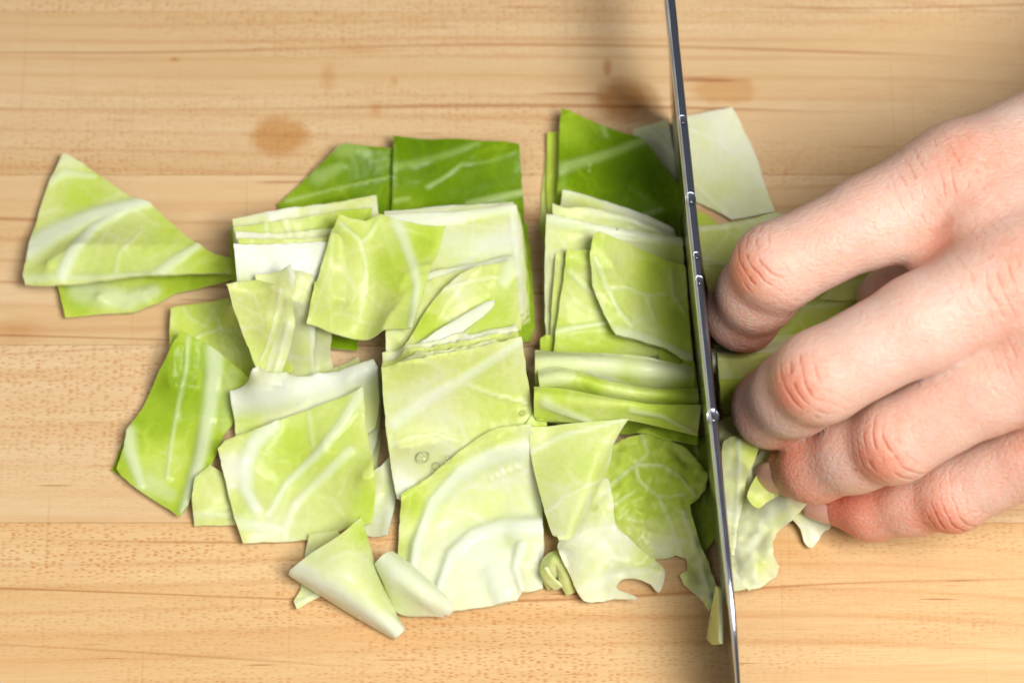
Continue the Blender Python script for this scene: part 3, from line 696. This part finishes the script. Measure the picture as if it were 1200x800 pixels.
# ---- pleated row
piece('green layer under the pleated row of the right stack', [(628,470),(640,440),(810,440),(822,480),(818,520),(700,500),(628,494)], g=1.0, step=1.0)
loft('topmost pale crumpled layer of the pleated row beside the knife',
     [[(627,415,15),(670,418,16),(720,418,17),(748,420,18),(775,427,16.5),(811,433,14)], [(627,428,18),(670,428,18.5),(720,432,18),(750,436,18.5),(780,440,17),(812,442,15)], [(627,454,10),(670,458,10),(720,462,10),(760,464,10),(812,462,10)]],
     g=.32, veins=[([(640,424),(720,430),(800,440)],9,.35)], gp=[(735,440,14,.35),(805,450,22,.35),(640,440,20,.15)], th=.8, nu=60, nv=26, und=1.0, jag=3)
loft('middle layer of the pleated row, ruffled yellow-green',
     [[(632,437,16),(650,433,17.5),(672,437,18),(700,446,18),(745,455,17.5),(780,458,16.5),(817,457,14)], [(632,447,19),(655,444,20),(680,447,19),(705,455,18.5),(750,462,18),(790,464,17),(817,466,14.5)], [(632,462,12),(655,465,12),(680,468,12),(710,474,12),(750,478,12),(817,480,10)]],
     g=.52, veins=[([(640,440),(668,440)],8,.4)], gp=[(690,460,16,.35),(790,466,24,.3)], th=.7, nu=60, nv=26, und=.9)
loft('front layer of the pleated row with a white diagonal streak',
     [[(626,456,17),(660,458,18),(700,466,18.5),(735,471,19),(770,473,18),(820,474,15)], [(626,466,18.5),(660,470,19),(700,474,19),(740,476,19),(775,482,17),(819,488,14)], [(626,488,13),(660,491,13),(690,492,14),(730,489,15),(775,497,13),(817,508,10)]],
     g=.62, veins=[([(640,470),(665,480),(690,490)],5,.7),([(740,478),(775,484),(812,502)],4,.5)], gp=[(780,480,26,.2),(650,475,20,.1)], th=.7, nu=60, nv=26, und=.8)

# ---- lower right of the left-hand part
piece('whitish ragged leaf with curled hook edge at the bottom right of the pile',
      [(654,634),(672,606),(692,582),(710,560),(718,580),(722,612),(740,632),(760,648),(776,660),(779,674),(773,690),(760,680),(742,673),(727,676),(724,684),(738,692),(748,699),(720,697),(702,699),(684,698),(670,676),(658,655)],
      g=.15, veins=[([(660,640),(690,620),(722,618)],3,.35),([(690,690),(720,672),(760,668)],7,.5)], gp=[(700,590,24,.3),(755,655,22,.35),(700,660,24,.05)], lifts=[(724,684,16,2.8),(775,675,18,3.0),(690,640,40,2.4),(745,698,12,2.0)], und=.9, smooth=True, th=.8, raise_=.8, crk=.5)
loft('pale flap leaf twisting down from the pleated row, bottom centre right',
     [[(618,505,11),(626,545,9.5),(638,590,8.5),(648,622,7),(656,636,5)], [(660,498,13.5),(662,540,13),(662,585,11.5),(662,615,9.5),(660,634,6)], [(700,494,15),(698,530,14.5),(688,570,13),(674,605,11),(664,632,7)], [(738,490,16.5),(718,516,14),(711,545,11.5),(694,580,10.5),(668,628,7)]],
     g=.35, veins=[([(622,530),(660,512),(730,492)],4.5,.7),([(640,600),(668,580),(705,560)],3,.4)], gp=[(690,550,25,.15),(650,530,30,.1),(665,600,25,-.1)], th=.7, nu=44, nv=34, und=.8)
loft('greyish leaf tip stuck to the blade at the very bottom of the picture', [[(831,748,3),(835,722,7),(842,686,20)], [(838,755,15),(840,726,18),(844,688,24)], [(847,754,33),(847,728,33),(846,692,31)]], g=.4, veins=[([(848,695),(846,750)],4,.4)], th=.6, nu=26, nv=16, settle=False)
# ---- beyond the knife
piece('large flat pale leaf beyond the knife with a slanting straight edge',
      [(802,136),(830,131),(858,126),(866,140),(880,168),(888,188),(896,215),(908,248),(885,253),(858,257),(838,246),(816,236),(806,200)],
      g=.12, veins=[([(806,150),(840,165),(870,190),(888,205)],3,.4),([(812,215),(850,250)],3,.35)], gp=[(850,230,30,.15)], th=.9, lifts=[(858,128,40,1.5),(900,240,30,1.0)], raise_=.6)
piece('small bright green scrap under the pale leaf beyond the knife', [(812,246),(826,250),(845,264),(838,270),(816,268)], g=.9, step=.8)
for k in range(4):
    piece('thin leaf layer low in the pile under the index finger', [(822,280),(860,272),(935,262),(1010,300),(1040,330),(1010,370),(930,395),(838,400)], g=[.8,.5,.9,.6][k], group='leaf layers under the index finger', step=1.2, und=.3)
piece('pale layer with raised back rim beyond the knife, left of the index finger',
      [(816,265),(850,262),(880,256),(905,250),(940,252),(960,280),(900,330),(832,345),(822,300)], g=.42, veins=[([(820,268),(870,262),(920,254)],4,.5)], gp=[(845,290,25,.2)], th=.9, lifts=[(900,252,40,2.0)])
piece('rounded green layer beyond the knife touching the index finger', [(822,306),(842,305),(858,312),(866,330),(860,360),(838,370),(830,340)], g=.6, veins=[([(824,309),(845,309),(860,318)],2.5,.5)], th=.8)
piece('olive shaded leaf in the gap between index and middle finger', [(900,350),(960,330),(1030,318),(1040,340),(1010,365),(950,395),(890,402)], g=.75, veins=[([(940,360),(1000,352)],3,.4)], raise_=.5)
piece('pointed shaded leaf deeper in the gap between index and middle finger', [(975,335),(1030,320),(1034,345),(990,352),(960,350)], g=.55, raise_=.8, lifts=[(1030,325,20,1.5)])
for k in range(4):
    piece('thin leaf layer low in the pile under the middle finger', [(836,404),(920,392),(985,398),(970,460),(930,512),(850,515),(842,460)], g=[.6,.4,.7,.5][k], group='leaf layers under the middle finger', step=1.2, und=.3)
loft('pale curled rim beyond the knife between index and middle fingertips', [[(833,412,13),(860,410,14),(900,406,14),(930,398,13)], [(834,422,16),(865,421,16),(900,416,15.5),(930,408,14)], [(835,433,12),(865,432,12),(890,428,12),(930,424,12)]], g=.25, veins=[([(836,420),(900,416)],6,.4)], th=.8, nu=30, nv=16)
piece('flat green-yellow layer beyond the knife just left of the middle fingertip', [(836,432),(870,430),(900,428),(905,470),(875,472),(840,466)], g=.55, gp=[(845,455,22,-.15)], raise_=.5)
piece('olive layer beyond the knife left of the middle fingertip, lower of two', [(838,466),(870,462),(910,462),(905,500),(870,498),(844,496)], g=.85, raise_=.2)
loft('ruffled pale leaf beyond the knife under the middle finger', [[(842,498,12),(862,490,14),(890,486,14),(920,482,13)], [(843,512,15),(862,507,16),(885,502,15),(915,498,14)], [(846,528,13),(862,520,15),(878,512,14),(905,508,13)]], g=.4, veins=[([(846,515),(880,506)],5,.4)], th=.8, nu=30, nv=18, und=.8)
piece('broad pale under-leaf beneath the curly leaf beyond the knife',
      [(846,516),(880,505),(915,510),(935,560),(945,592),(925,606),(905,622),(900,650),(880,680),(862,686),(854,650),(849,580)], g=.4, und=1.0, smooth=True, gp=[(900,560,30,.2)])
piece('small creamy tab of leaf under the ring fingertip pointing to the board', [(922,580),(950,580),(977,598),(974,616),(966,622),(958,634),(951,641),(944,636),(938,620),(926,605)], g=.08, gp=[(950,590,16,.4)], veins=[([(945,590),(952,630)],8,.4)], lifts=[(970,602,18,4.0),(935,590,22,3.0)], smooth=True, und=.9, raise_=1.2)
piece('curly creamy yellow leaf beyond the knife below the ring finger',
      [(866,560),(876,546),(892,530),(912,534),(926,560),(942,576),(946,591),(931,606),(913,619),(905,634),(906,650),(914,661),(910,674),(893,687),(878,692),(864,686),(854,676),(853,650),(857,615),(862,590)],
      g=.22, veins=[([(935,582),(900,600),(880,640)],9,.5),([(880,640),(885,680)],6,.4)], gp=[(902,552,18,.45),(872,578,10,.3),(890,662,10,.25),(862,612,8,.25),(915,606,8,.2)], lifts=[(912,590,30,5.5),(905,648,20,3.5),(876,566,20,4.5),(882,676,24,3.0),(866,640,20,2.5)], und=1.4, jit=2.2, th=.9, raise_=1.5, crk=1.4)
piece('long pale ruffled leaf running down beside the blade beyond the knife',
      [(847,520),(858,512),(872,512),(888,520),(884,540),(876,556),(874,575),(868,600),(864,625),(860,650),(855,640),(851,600),(848,560)], g=.36,
      veins=[([(866,516),(866,570),(860,640)],4,.6)], gp=[(880,530,14,.25),(856,600,14,-.15)], lifts=[(862,540,24,3.5),(862,590,20,2.5),(884,525,14,2.0)], und=1.2, smooth=True, raise_=1.2, crk=1.0)
piece('yellow inner fold of the curly leaf, tucked under the ring fingertip', [(876,580),(886,556),(900,545),(918,548),(932,566),(941,577),(922,576),(903,583),(888,592)], g=.55, gp=[(900,560,16,.2)], lifts=[(900,552,18,2.5),(890,586,12,1.5)], und=.8, smooth=True, raise_=1.0, crk=.8)
piece('flat pale scrap at the foot of the curly leaf beside the knife', [(856,660),(864,672),(874,690),(862,692),(856,690)], g=.3, step=.8)


# ------------------------------------------------------------------ knife
HS = 46.0
a0 = P(785, 0, HS); a1 = P(856, 700, HS - 3)
kd = a1 - a0; kd[2] = 0; klen = np.linalg.norm(kd); kd /= klen
kn = np.array([-kd[1], kd[0], 0.0])                 # across the blade
if kn[0] < 0: kn = -kn
LEAN = 2.3 / 46.0
def on_knife(s, h, off=0.0): return np.array([a0[0], a0[1], 0]) + kd * s + kn * (off + LEAN * (HS - h)) + np.array([0, 0, h])
knife = bpy.data.objects.new('kitchen_knife', None); COL.objects.link(knife)
kbase = on_knife(60, 0); knife.location = kbase * 0.001
tag(knife, 'steel kitchen knife standing on its edge, cutting down through the cabbage', 'knife')
S0, S1 = -34.0, klen + 42.0
def spine_h(s):
    t = (s - (klen - 6)) / (S1 - klen + 6)
    return HS + 0.3 - 3.0 * max(0, (s / klen)) ** 2 - (40 * max(0, t) ** 2.2 if t > 0 else 0)
def edge_h(s):
    if s < 9.0: return 0.05 + 27.0 * min(1.0, (9.0 - s) / 2.2) ** 0.8 + 0.1 * max(0.0, 6.0 - s)
    t = (s - (klen + 5)) / (S1 - klen - 5)
    return 0.05 + (3.0 * t * t if t > 0 else 0)
slist = list(np.linspace(S0, 6.4, 14)) + list(np.linspace(6.8, 9.0, 8)) + list(np.linspace(11, S1, 54)); ns = len(slist); prof = []
for i in range(ns):
    s = slist[i]
    hs_, he = spine_h(s), edge_h(s)
    w = 1.15 - 0.42 * max(0, s / klen) ** 2.5
    if s > klen: w *= max(0.3, 1 - 0.5 * (s - klen) / 42)
    row = []
    prof_pts = [(0.0, 0.03), (0.10, 0.42), (0.35, 0.72), (0.7, 0.92), (1 - 0.9 / max(hs_, 6), 1.0), (1 - 0.42 / max(hs_, 6), 0.94), (1 - 0.12 / max(hs_, 6), 0.70), (1.0, 0.34)]
    for t, ww in prof_pts: row.append(on_knife(s, he + (hs_ - he) * t, -w * ww))
    for t, ww in reversed(prof_pts): row.append(on_knife(s, he + (hs_ - he) * t, w * ww))
    prof.append(row)
nr = len(prof[0]); V = [(p - kbase) * 0.001 for r in prof for p in r]; F = []
for i in range(ns - 1):
    for j in range(nr):
        F.append((i * nr + j, i * nr + (j + 1) % nr, (i + 1) * nr + (j + 1) % nr, (i + 1) * nr + j))
F.append(tuple(range(nr))); F.append(tuple(reversed(range((ns - 1) * nr, ns * nr))))
blm = mesh('blade', V, F); blade = link('blade', blm, M_STEEL, knife); blm.materials.append(M_DARK_REFL); blm.materials.append(M_SATIN_LIT)
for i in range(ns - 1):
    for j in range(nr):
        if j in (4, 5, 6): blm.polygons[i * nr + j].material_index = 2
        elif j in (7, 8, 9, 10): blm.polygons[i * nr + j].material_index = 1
# bolster and handle, beyond the top of the picture
def sweep(name, secs, mat):
    V = []; F = []; nn = 20
    for s, hc, rw, rh in secs:
        for k in range(nn):
            t = 2 * math.pi * k / nn; c, s_ = math.cos(t), math.sin(t)
            x = rw * math.copysign(abs(c) ** 0.7, c); z = rh * math.copysign(abs(s_) ** 0.7, s_)
            V.append((on_knife(s, hc + z, x) - kbase) * 0.001)
    m = len(secs)
    for i in range(m - 1):
        for k in range(nn): F.append((i * nn + k, i * nn + (k + 1) % nn, (i + 1) * nn + (k + 1) % nn, (i + 1) * nn + k))
    F.append(tuple(range(nn))); F.append(tuple(reversed(range((m - 1) * nn, m * nn))))
    return link(name, mesh(name, V, F), mat, knife)
sweep('bolster', [(-30, 36, 2, 7), (-36, 35, 6.5, 10), (-46, 34, 7.5, 12)], M_STEEL)
sweep('handle', [(-46.2, 34, 8, 12.5), (-60, 34, 9.5, 13), (-95, 33, 10, 12.5), (-130, 32, 9.5, 13.5), (-152, 31, 9, 15), (-157, 31, 6, 12)], M_HANDLE)

def droplet(label, p, r, nrm=(0, 0, 1), squash=0.75, group='water droplets', stretch=1.0, mat=None):
    V = []; F = []; nu, nv = 18, 9
    nrm = Vector(nrm).normalized(); q = nrm.to_track_quat('Z', 'Y')
    for j in range(nv):
        t = (j / (nv - 1)) * math.pi / 2 * 1.12
        for i in range(nu):
            a = 2 * math.pi * i / nu
            w = Vector((math.sin(t) * math.cos(a), math.sin(t) * math.sin(a) * stretch, math.cos(t) * squash)) * r * .001
            V.append(tuple(q @ w))
    for j in range(nv - 1):
        for i in range(nu): F.append((j * nu + i, (j + 1) * nu + i, (j + 1) * nu + (i + 1) % nu, j * nu + (i + 1) % nu))
    F.append(tuple(reversed(range((nv - 1) * nu, nv * nu))))
    o = link('water_droplet', mesh('water_droplet', V, F), mat or M_WATER, None, tuple(np.array(p) * .001))
    tag(o, label, 'droplet', group); return o
def spine_at(py):
    lo, hi = S0, S1
    for _ in range(50):
        m = (lo + hi) / 2; q = to_px(on_knife(m, spine_h(m))[None])[0]
        if q[1] < py: lo = m
        else: hi = m
    return on_knife(m, spine_h(m))
for py, r, lb in ((141, .9, 'water bead on the knife spine above the green leaf, farthest from the hand'),
                  (233, 1.15, 'water bead on the knife spine beside the pale square leaf'),
                  (300, .75, 'small water bead on the knife spine, upper of the close pair'),
                  (329, .9, 'water bead on the knife spine just above the index fingertip'),
                  (488, 1.3, 'largest water bead on the knife spine, beside the middle finger')):
    droplet(lb, spine_at(py), r, squash=0.6, stretch=1.35)
for px_, py_, r, lb in ((495, 535, 1.5, 'largest clear water drop on the flat leaf above the cream leaf'),
                        (511, 546, 0.9, 'lower small water drop on the flat leaf above the cream leaf'),
                        (525, 538, 0.85, 'right small water drop on the flat leaf above the cream leaf'),
                        (612, 484, 0.7, 'tiny water drop at the right cut edge of the big leaf')):
    h = 8.0
    for _ in range(6):
        q = P(px_, py_, h); h = float(hf_get(q[:1], q[1:2])[0])
    q = P(px_, py_, h - 0.1); droplet(lb, q, r, squash=0.5, mat=M_DROP)

# ------------------------------------------------------------------ hand
def smin(a, b, k):
    h = np.clip(0.5 + 0.5 * (b - a) / k, 0, 1)
    return b * (1 - h) + a * h - k * h * (1 - h)
# joints: (px, py, height mm, radius mm)
FING = {
 'index':  [(1128,208,60,11.2),(1020,258,56,9.0),(912,312,51,9.0),(889,342,41,8.3),(871,366,30,8.0),(874,378,17,6.8)],
 'middle': [(1205,318,66,11.2),(1080,378,62,9.6),(962,441,55,9.4),(932,461,44,8.7),(906,478,31,8.3),(902,484,18,6.8)],
 'ring':   [(1262,405,62,10.6),(1160,452,54,9.0),(1050,515,44,8.6),(1003,531,35,8.0),(955,547,25,7.5),(930,550,19,6.0)],
 'pinky':  [(1290,480,50,10),(1215,533,40,8.0),(1118,576,28,7.7),(1071,588,21.3,6.9),(1022,597,14.5,6.4),(984,590,11,5.0)],
}
THUMB = [(1330,250,38,14),(1215,262,27,11),(1110,318,20,9.5),(1045,352,17,7.6)]
WRIST = [(1430,95,50,20),(1520,300,46,18)]
fj = {k: [np.append(P(x, y, h), r) for x, y, h, r in v] for k, v in FING.items()}
tj = [np.append(P(x, y, h), r) for x, y, h, r in THUMB]
wj = [np.append(P(x, y, h), r) for x, y, h, r in WRIST]
allj = np.vstack([np.vstack(v) for v in fj.values()] + [np.vstack(tj), np.vstack(wj)])
VX = 0.72
lo = allj[:, :3].min(0) - 14; hi = allj[:, :3].max(0) + 16
hi[0] = max(hi[0], allj[:, 0].max() + 22); lo[2] = 1.0
dims = np.ceil((hi - lo) / VX).astype(int)
gx = (lo[0] + VX * np.arange(dims[0])).astype(np.float32); gy = (lo[1] + VX * np.arange(dims[1])).astype(np.float32); gz = (lo[2] + VX * np.arange(dims[2])).astype(np.float32)
def cone(D, a, b, k):
    """blend a tapered capsule a-b into field D, only near it"""
    pad = max(a[3], b[3]) + max(k, 1) + 6
    mn = np.minimum(a[:3], b[:3]) - pad; mx = np.maximum(a[:3], b[:3]) + pad
    i0 = np.clip(((mn - lo) / VX).astype(int), 0, dims); i1 = np.clip(((mx - lo) / VX).astype(int) + 1, 0, dims)
    if (i1 <= i0).any(): return
    X = gx[i0[0]:i1[0], None, None]; Y = gy[None, i0[1]:i1[1], None]; Z = gz[None, None, i0[2]:i1[2]]
    ab = (b - a)[:3]; L2 = max(float(ab @ ab), 1e-6)
    t = np.clip(((X - a[0]) * ab[0] + (Y - a[1]) * ab[1] + (Z - a[2]) * ab[2]) / L2, 0, 1)
    d = np.sqrt((X - a[0] - t * ab[0]) ** 2 + (Y - a[1] - t * ab[1]) ** 2 + (Z - a[2] - t * ab[2]) ** 2) - (a[3] + (b[3] - a[3]) * t)
    sl = tuple(slice(p, q) for p, q in zip(i0, i1))
    D[sl] = smin(D[sl], d.astype(np.float32), k)
BIG = 12.0
palm = np.full(dims, BIG, np.float32)
w0, w1 = wj
def J(p, r=None, dz=0, dxy=(0, 0)):
    q = p.copy(); q[2] += dz; q[0] += dxy[0]; q[1] += dxy[1]
    if r: q[3] = r
    return q
mcp = [fj[k][0] for k in ('index', 'middle', 'ring', 'pinky')]
for i, m in enumerate(mcp):
    base = w0 * (1 - i / 3) + w1 * (i / 3)
    cone(palm, J(m, m[3] - .5, -1.5), J(base, 15, 0), 7)
    cone(palm, J(m, m[3] - 1, -11), J(base, 15, -8), 8)
for a, b in zip(mcp[:-1], mcp[1:]): cone(palm, J(a, 9, -6), J(b, 9, -6), 7)
bs = [w0 * (1 - i / 3) + w1 * (i / 3) for i in range(4)]
for i in range(3):
    A = (mcp[i] + mcp[i + 1]) / 2; B = (bs[i] + bs[i + 1]) / 2
    cone(palm, J(A, 10.2, -1.5), J(B, 15, 0), 6)
chs = [fj[k] for k in ('index', 'middle', 'ring', 'pinky')]
for a, b, t in zip(chs[:-1], chs[1:], (.55, .5, .45)):
    A = a[0] * (1 - t) + a[1] * t; B = b[0] * (1 - t) + b[1] * t
    cone(palm, J(A, 5.5, -5), J(B, 5.5, -5), 5)
cone(palm, w0, w1, 8); cone(palm, J(w0, 21, -3), J(w0, 21, -3, (40, 6)), 8); cone(palm, J(w1, 20, -3), J(w1, 20, -3, (40, 6)), 8)
cone(palm, tj[0], J(w0, 16, -6), 9)
cone(palm, tj[0], J(mcp[0], 9, -14), 9)
total = None
for k, ch in fj.items():
    D = np.full(dims, BIG, np.float32)
    for a, b in zip(ch[:-1], ch[1:]): cone(D, a, b, 2.2)
    # knuckle pad on the back of the middle joint, pulp under the tip
    p0, p1, p2, p3 = ch[1][:3], ch[2][:3], ch[3][:3], ch[5][:3]
    bis = (p1 - p0) / np.linalg.norm(p1 - p0) + (p1 - p2) / np.linalg.norm(p1 - p2); bis /= np.linalg.norm(bis)
    kp = np.append(p1 + bis * 2.5, ch[2][3] - 1.5); cone(D, kp, kp + np.array([.01, 0, 0, 0]), 2.5)
    mid = (ch[0] * .45 + ch[1] * .55); mid[2] -= 2.0; mid[3] = ch[1][3] - .3; cone(D, mid, J(ch[1], ch[1][3] - .3, -2), 3)
    D = smin(palm, D, 5.0)
    total = D if total is None else smin(total, D, 0.9)
D = np.full(dims, BIG, np.float32)
for a, b in zip(tj[:-1], tj[1:]): cone(D, a, b, 3)
total = smin(total, smin(palm, D, 5.0), 0.9)
del D

def surface_nets(F):
    nx, ny, nz = F.shape; s = F < 0
    cnt = np.zeros((nx - 1, ny - 1, nz - 1), np.float32); acc = np.zeros((nx - 1, ny - 1, nz - 1, 3), np.float32)
    cs = s[:-1, :-1, :-1].astype(np.int8)
    for d in [(1,0,0),(0,1,0),(0,0,1),(1,1,0),(1,0,1),(0,1,1),(1,1,1)]:
        cs += s[d[0]:nx - 1 + d[0], d[1]:ny - 1 + d[1], d[2]:nz - 1 + d[2]]
    act = np.argwhere((cs > 0) & (cs < 8)); idx = -np.ones((nx - 1, ny - 1, nz - 1), np.int32)
    idx[tuple(act.T)] = np.arange(len(act))
    vp = np.zeros((len(act), 3)); vc = np.zeros(len(act))
    cor = [(0,0,0),(1,0,0),(0,1,0),(1,1,0),(0,0,1),(1,0,1),(0,1,1),(1,1,1)]
    vals = np.stack([F[act[:, 0] + c[0], act[:, 1] + c[1], act[:, 2] + c[2]] for c in cor], 1)
    for i in range(8):
        for j in range(i + 1, 8):
            if sum(abs(a - b) for a, b in zip(cor[i], cor[j])) != 1: continue
            m = (vals[:, i] < 0) != (vals[:, j] < 0)
            t = vals[m, i] / (vals[m, i] - vals[m, j])
            vp[m] += np.array(cor[i]) + t[:, None] * (np.array(cor[j]) - np.array(cor[i])); vc[m] += 1
    vp = vp / vc[:, None] + act
    Q = []
    for ax in range(3):
        b, c = (ax + 1) % 3, (ax + 2) % 3
        sl0 = [slice(1, n - 1) for n in F.shape]; sl1 = list(sl0); sl0[ax] = slice(0, F.shape[ax] - 1); sl1[ax] = slice(1, F.shape[ax])
        A, B = s[tuple(sl0)], s[tuple(sl1)]; e = np.argwhere(A != B)
        off = np.ones(3, int); off[ax] = 0; e2 = e + off
        inside_ = s[tuple(e2.T)]
        def cell(db, dc):
            q = e2.copy(); q[:, b] += db; q[:, c] += dc; return idx[tuple(q.T)]
        q = np.stack([cell(-1, -1), cell(0, -1), cell(0, 0), cell(-1, 0)], 1)
        q[~inside_] = q[~inside_][:, ::-1]
        Q.append(q)
    return vp, np.vstack(Q)
total[0] = np.maximum(total[0], 1); total[-1] = np.maximum(total[-1], 1)
total[:, 0] = np.maximum(total[:, 0], 1); total[:, -1] = np.maximum(total[:, -1], 1)
total[:, :, 0] = np.maximum(total[:, :, 0], 1); total[:, :, -1] = np.maximum(total[:, :, -1], 1)
hv, hq = surface_nets(total); hv = hv * VX + lo
hq = hq[(hq >= 0).all(1)]
# relax the voxel stepping
ee = np.vstack([hq[:, [0, 1]], hq[:, [1, 2]], hq[:, [2, 3]], hq[:, [3, 0]]]); ee = np.vstack([ee, ee[:, ::-1]])
dg = np.maximum(np.bincount(ee[:, 0], minlength=len(hv)), 1)
for it in range(4):
    av = np.stack([np.bincount(ee[:, 0], weights=hv[ee[:, 1], c], minlength=len(hv)) / dg for c in range(3)], 1)
    hv = hv + (av - hv) * (0.5 if it % 2 == 0 else -0.45)
# skin fields: redness, crease coordinate
red = np.zeros(len(hv)); ku = np.zeros(len(hv)); km = np.zeros(len(hv))
bestd = np.full(len(hv), 1e9)
def gauss(p, r): return np.exp(-((hv - p) ** 2).sum(1) / (r * r))
for k, ch in fj.items():
    p0, p1, p2 = ch[1][:3], ch[2][:3], ch[3][:3]
    ax = (p1 - p0) / np.linalg.norm(p1 - p0); ax2 = (p2 - p1) / np.linalg.norm(p2 - p1); tan = ax + ax2; tan /= np.linalg.norm(tan)
    bis = ax - ax2; bis /= np.linalg.norm(bis)
    kp = p1 + bis * (ch[2][3] * .9)
    m = np.clip(1.25 * np.exp(-(((hv - kp) @ tan) / 5.2) ** 2 - (((hv - kp) @ np.cross(tan, bis)) / 7.0) ** 2 - (((hv - kp) @ bis) / 7) ** 2), 0, 1)
    u = (hv - kp) @ tan
    # arcs: creases bow around the joint
    u2 = u + 0.02 * ((hv - kp) @ np.cross(tan, bis)) ** 2
    sel = m > km; ku[sel] = u2[sel]; km[sel] = m[sel]
    red += 0.85 * np.exp(-((hv - (kp + tan * 2.0)) ** 2).sum(1) / 34.0)
    d1 = ch[4][:3]; bis2 = (d1 - p2) / np.linalg.norm(d1 - p2)
    tip = ch[5][:3]; red += 0.75 * gauss(tip, 9) + .35 * gauss(d1, 9)
    for a_, b_ in ((p1, p2), (p2, d1), (d1, tip)):
        for t_ in (.25, .75): red += .13 * gauss(a_ * (1 - t_) + b_ * t_, 10)  # reddens the curled segments, painting warmth into their shaded sides
    # knuckle at the root of the finger
    q = ch[0][:3].copy(); q[2] += ch[0][3] * .8
    ax0 = (ch[1][:3] - ch[0][:3]); ax0 /= np.linalg.norm(ax0)
    red += 0.40 * gauss(q, 9)
    m = 0.62 * np.exp(-((hv - q - ax0 * 7) ** 2).sum(1) / 130.0); sel = m > km; ku[sel] = ((hv - q) @ ax0)[sel]; km[sel] = m[sel]
for a, b in zip(('index', 'middle', 'ring'), ('middle', 'ring', 'pinky')):
    q = (fj[a][0][:3] * .6 + fj[a][1][:3] * .4 + fj[b][0][:3] * .6 + fj[b][1][:3] * .4) / 2
    red += 0.75 * gauss(q, 8)
red += 0.35 * gauss(fj['pinky'][1][:3], 14) + .2 * gauss(fj['ring'][1][:3], 12)
red += .18
hc = np.array([fj['middle'][0][0], fj['middle'][0][1], fj['pinky'][5][2] - 5])
me = mesh('person', (hv - hc) * .001, hq)
fattr(me, 'red', red); fattr(me, 'ku', ku); fattr(me, 'km', km)
person = link('person', me, M_SKIN, None, tuple(hc * .001))
tag(person, 'bare hand in a claw grip, curled fingers holding the cabbage against the knife', 'hand')
# fingernails
def nail(ch, wn=.72, ln=10.0, swing=0.0):
    p2, p3, p4 = ch[3][:3], ch[4][:3], ch[5][:3]; r = ch[5][3]
    ax = (p4 - p3) / np.linalg.norm(p4 - p3); pr = ch[2][:3] - ch[1][:3]
    dor = pr / np.linalg.norm(pr) + np.array([0, 0, .55]); dor -= ax * (dor @ ax); dor /= np.linalg.norm(dor)
    side = np.cross(ax, dor)
    V = []; F = []; nu, nv = 12, 12
    for layer in (0, 1):
        for i in range(nu):
            s = i / (nu - 1); along = (s - .45) * ln + 2.2
            for j in range(nv):
                t = (j / (nv - 1) * 2 - 1)
                rr = r + (ch[4][3] - r) * np.clip(-along / np.linalg.norm(p4 - p3), 0, 1)
                end = 1.0 - (0.22 * abs(t) ** 2.6 if s > .5 else 0) * (s - .5) * 2
                a = t * wn * (1 - .10 * (abs(s - .5) * 2) ** 3)
                al = (along - 2.2) * end + 2.2 - (0.10 * max(0, al_) ** 2 if (al_ := 0) else 0)
                rad = rr + .02 - .028 * max(0, al - 1.0) ** 2 * .9 + (0 if layer == 0 else -.55) - .55 * max(0, (.3 - s) / .3) ** 1.5 - .4 * abs(t) ** 6
                V.append((p4 + ax * al + (dor * math.cos(a) + side * math.sin(a)) * rad - hc) * .001)
    n = nu * nv
    for i in range(nu - 1):
        for j in range(nv - 1):
            a, b, c, d = i * nv + j, (i + 1) * nv + j, (i + 1) * nv + j + 1, i * nv + j + 1
            F.append((d, c, b, a)); F.append((n + a, n + b, n + c, n + d))
    rim = [i * nv for i in range(nu)] + [(nu - 1) * nv + j for j in range(1, nv)] + [i * nv + nv - 1 for i in range(nu - 2, -1, -1)] + [j for j in range(nv - 2, 0, -1)]
    for a, b in zip(rim, rim[1:] + rim[:1]): F.append((a, b, n + b, n + a))
    return link('fingernail', mesh('fingernail', V, F), M_NAIL, person)
for k in fj: nail(fj[k], ln=10.5 if k != 'pinky' else 8.5)
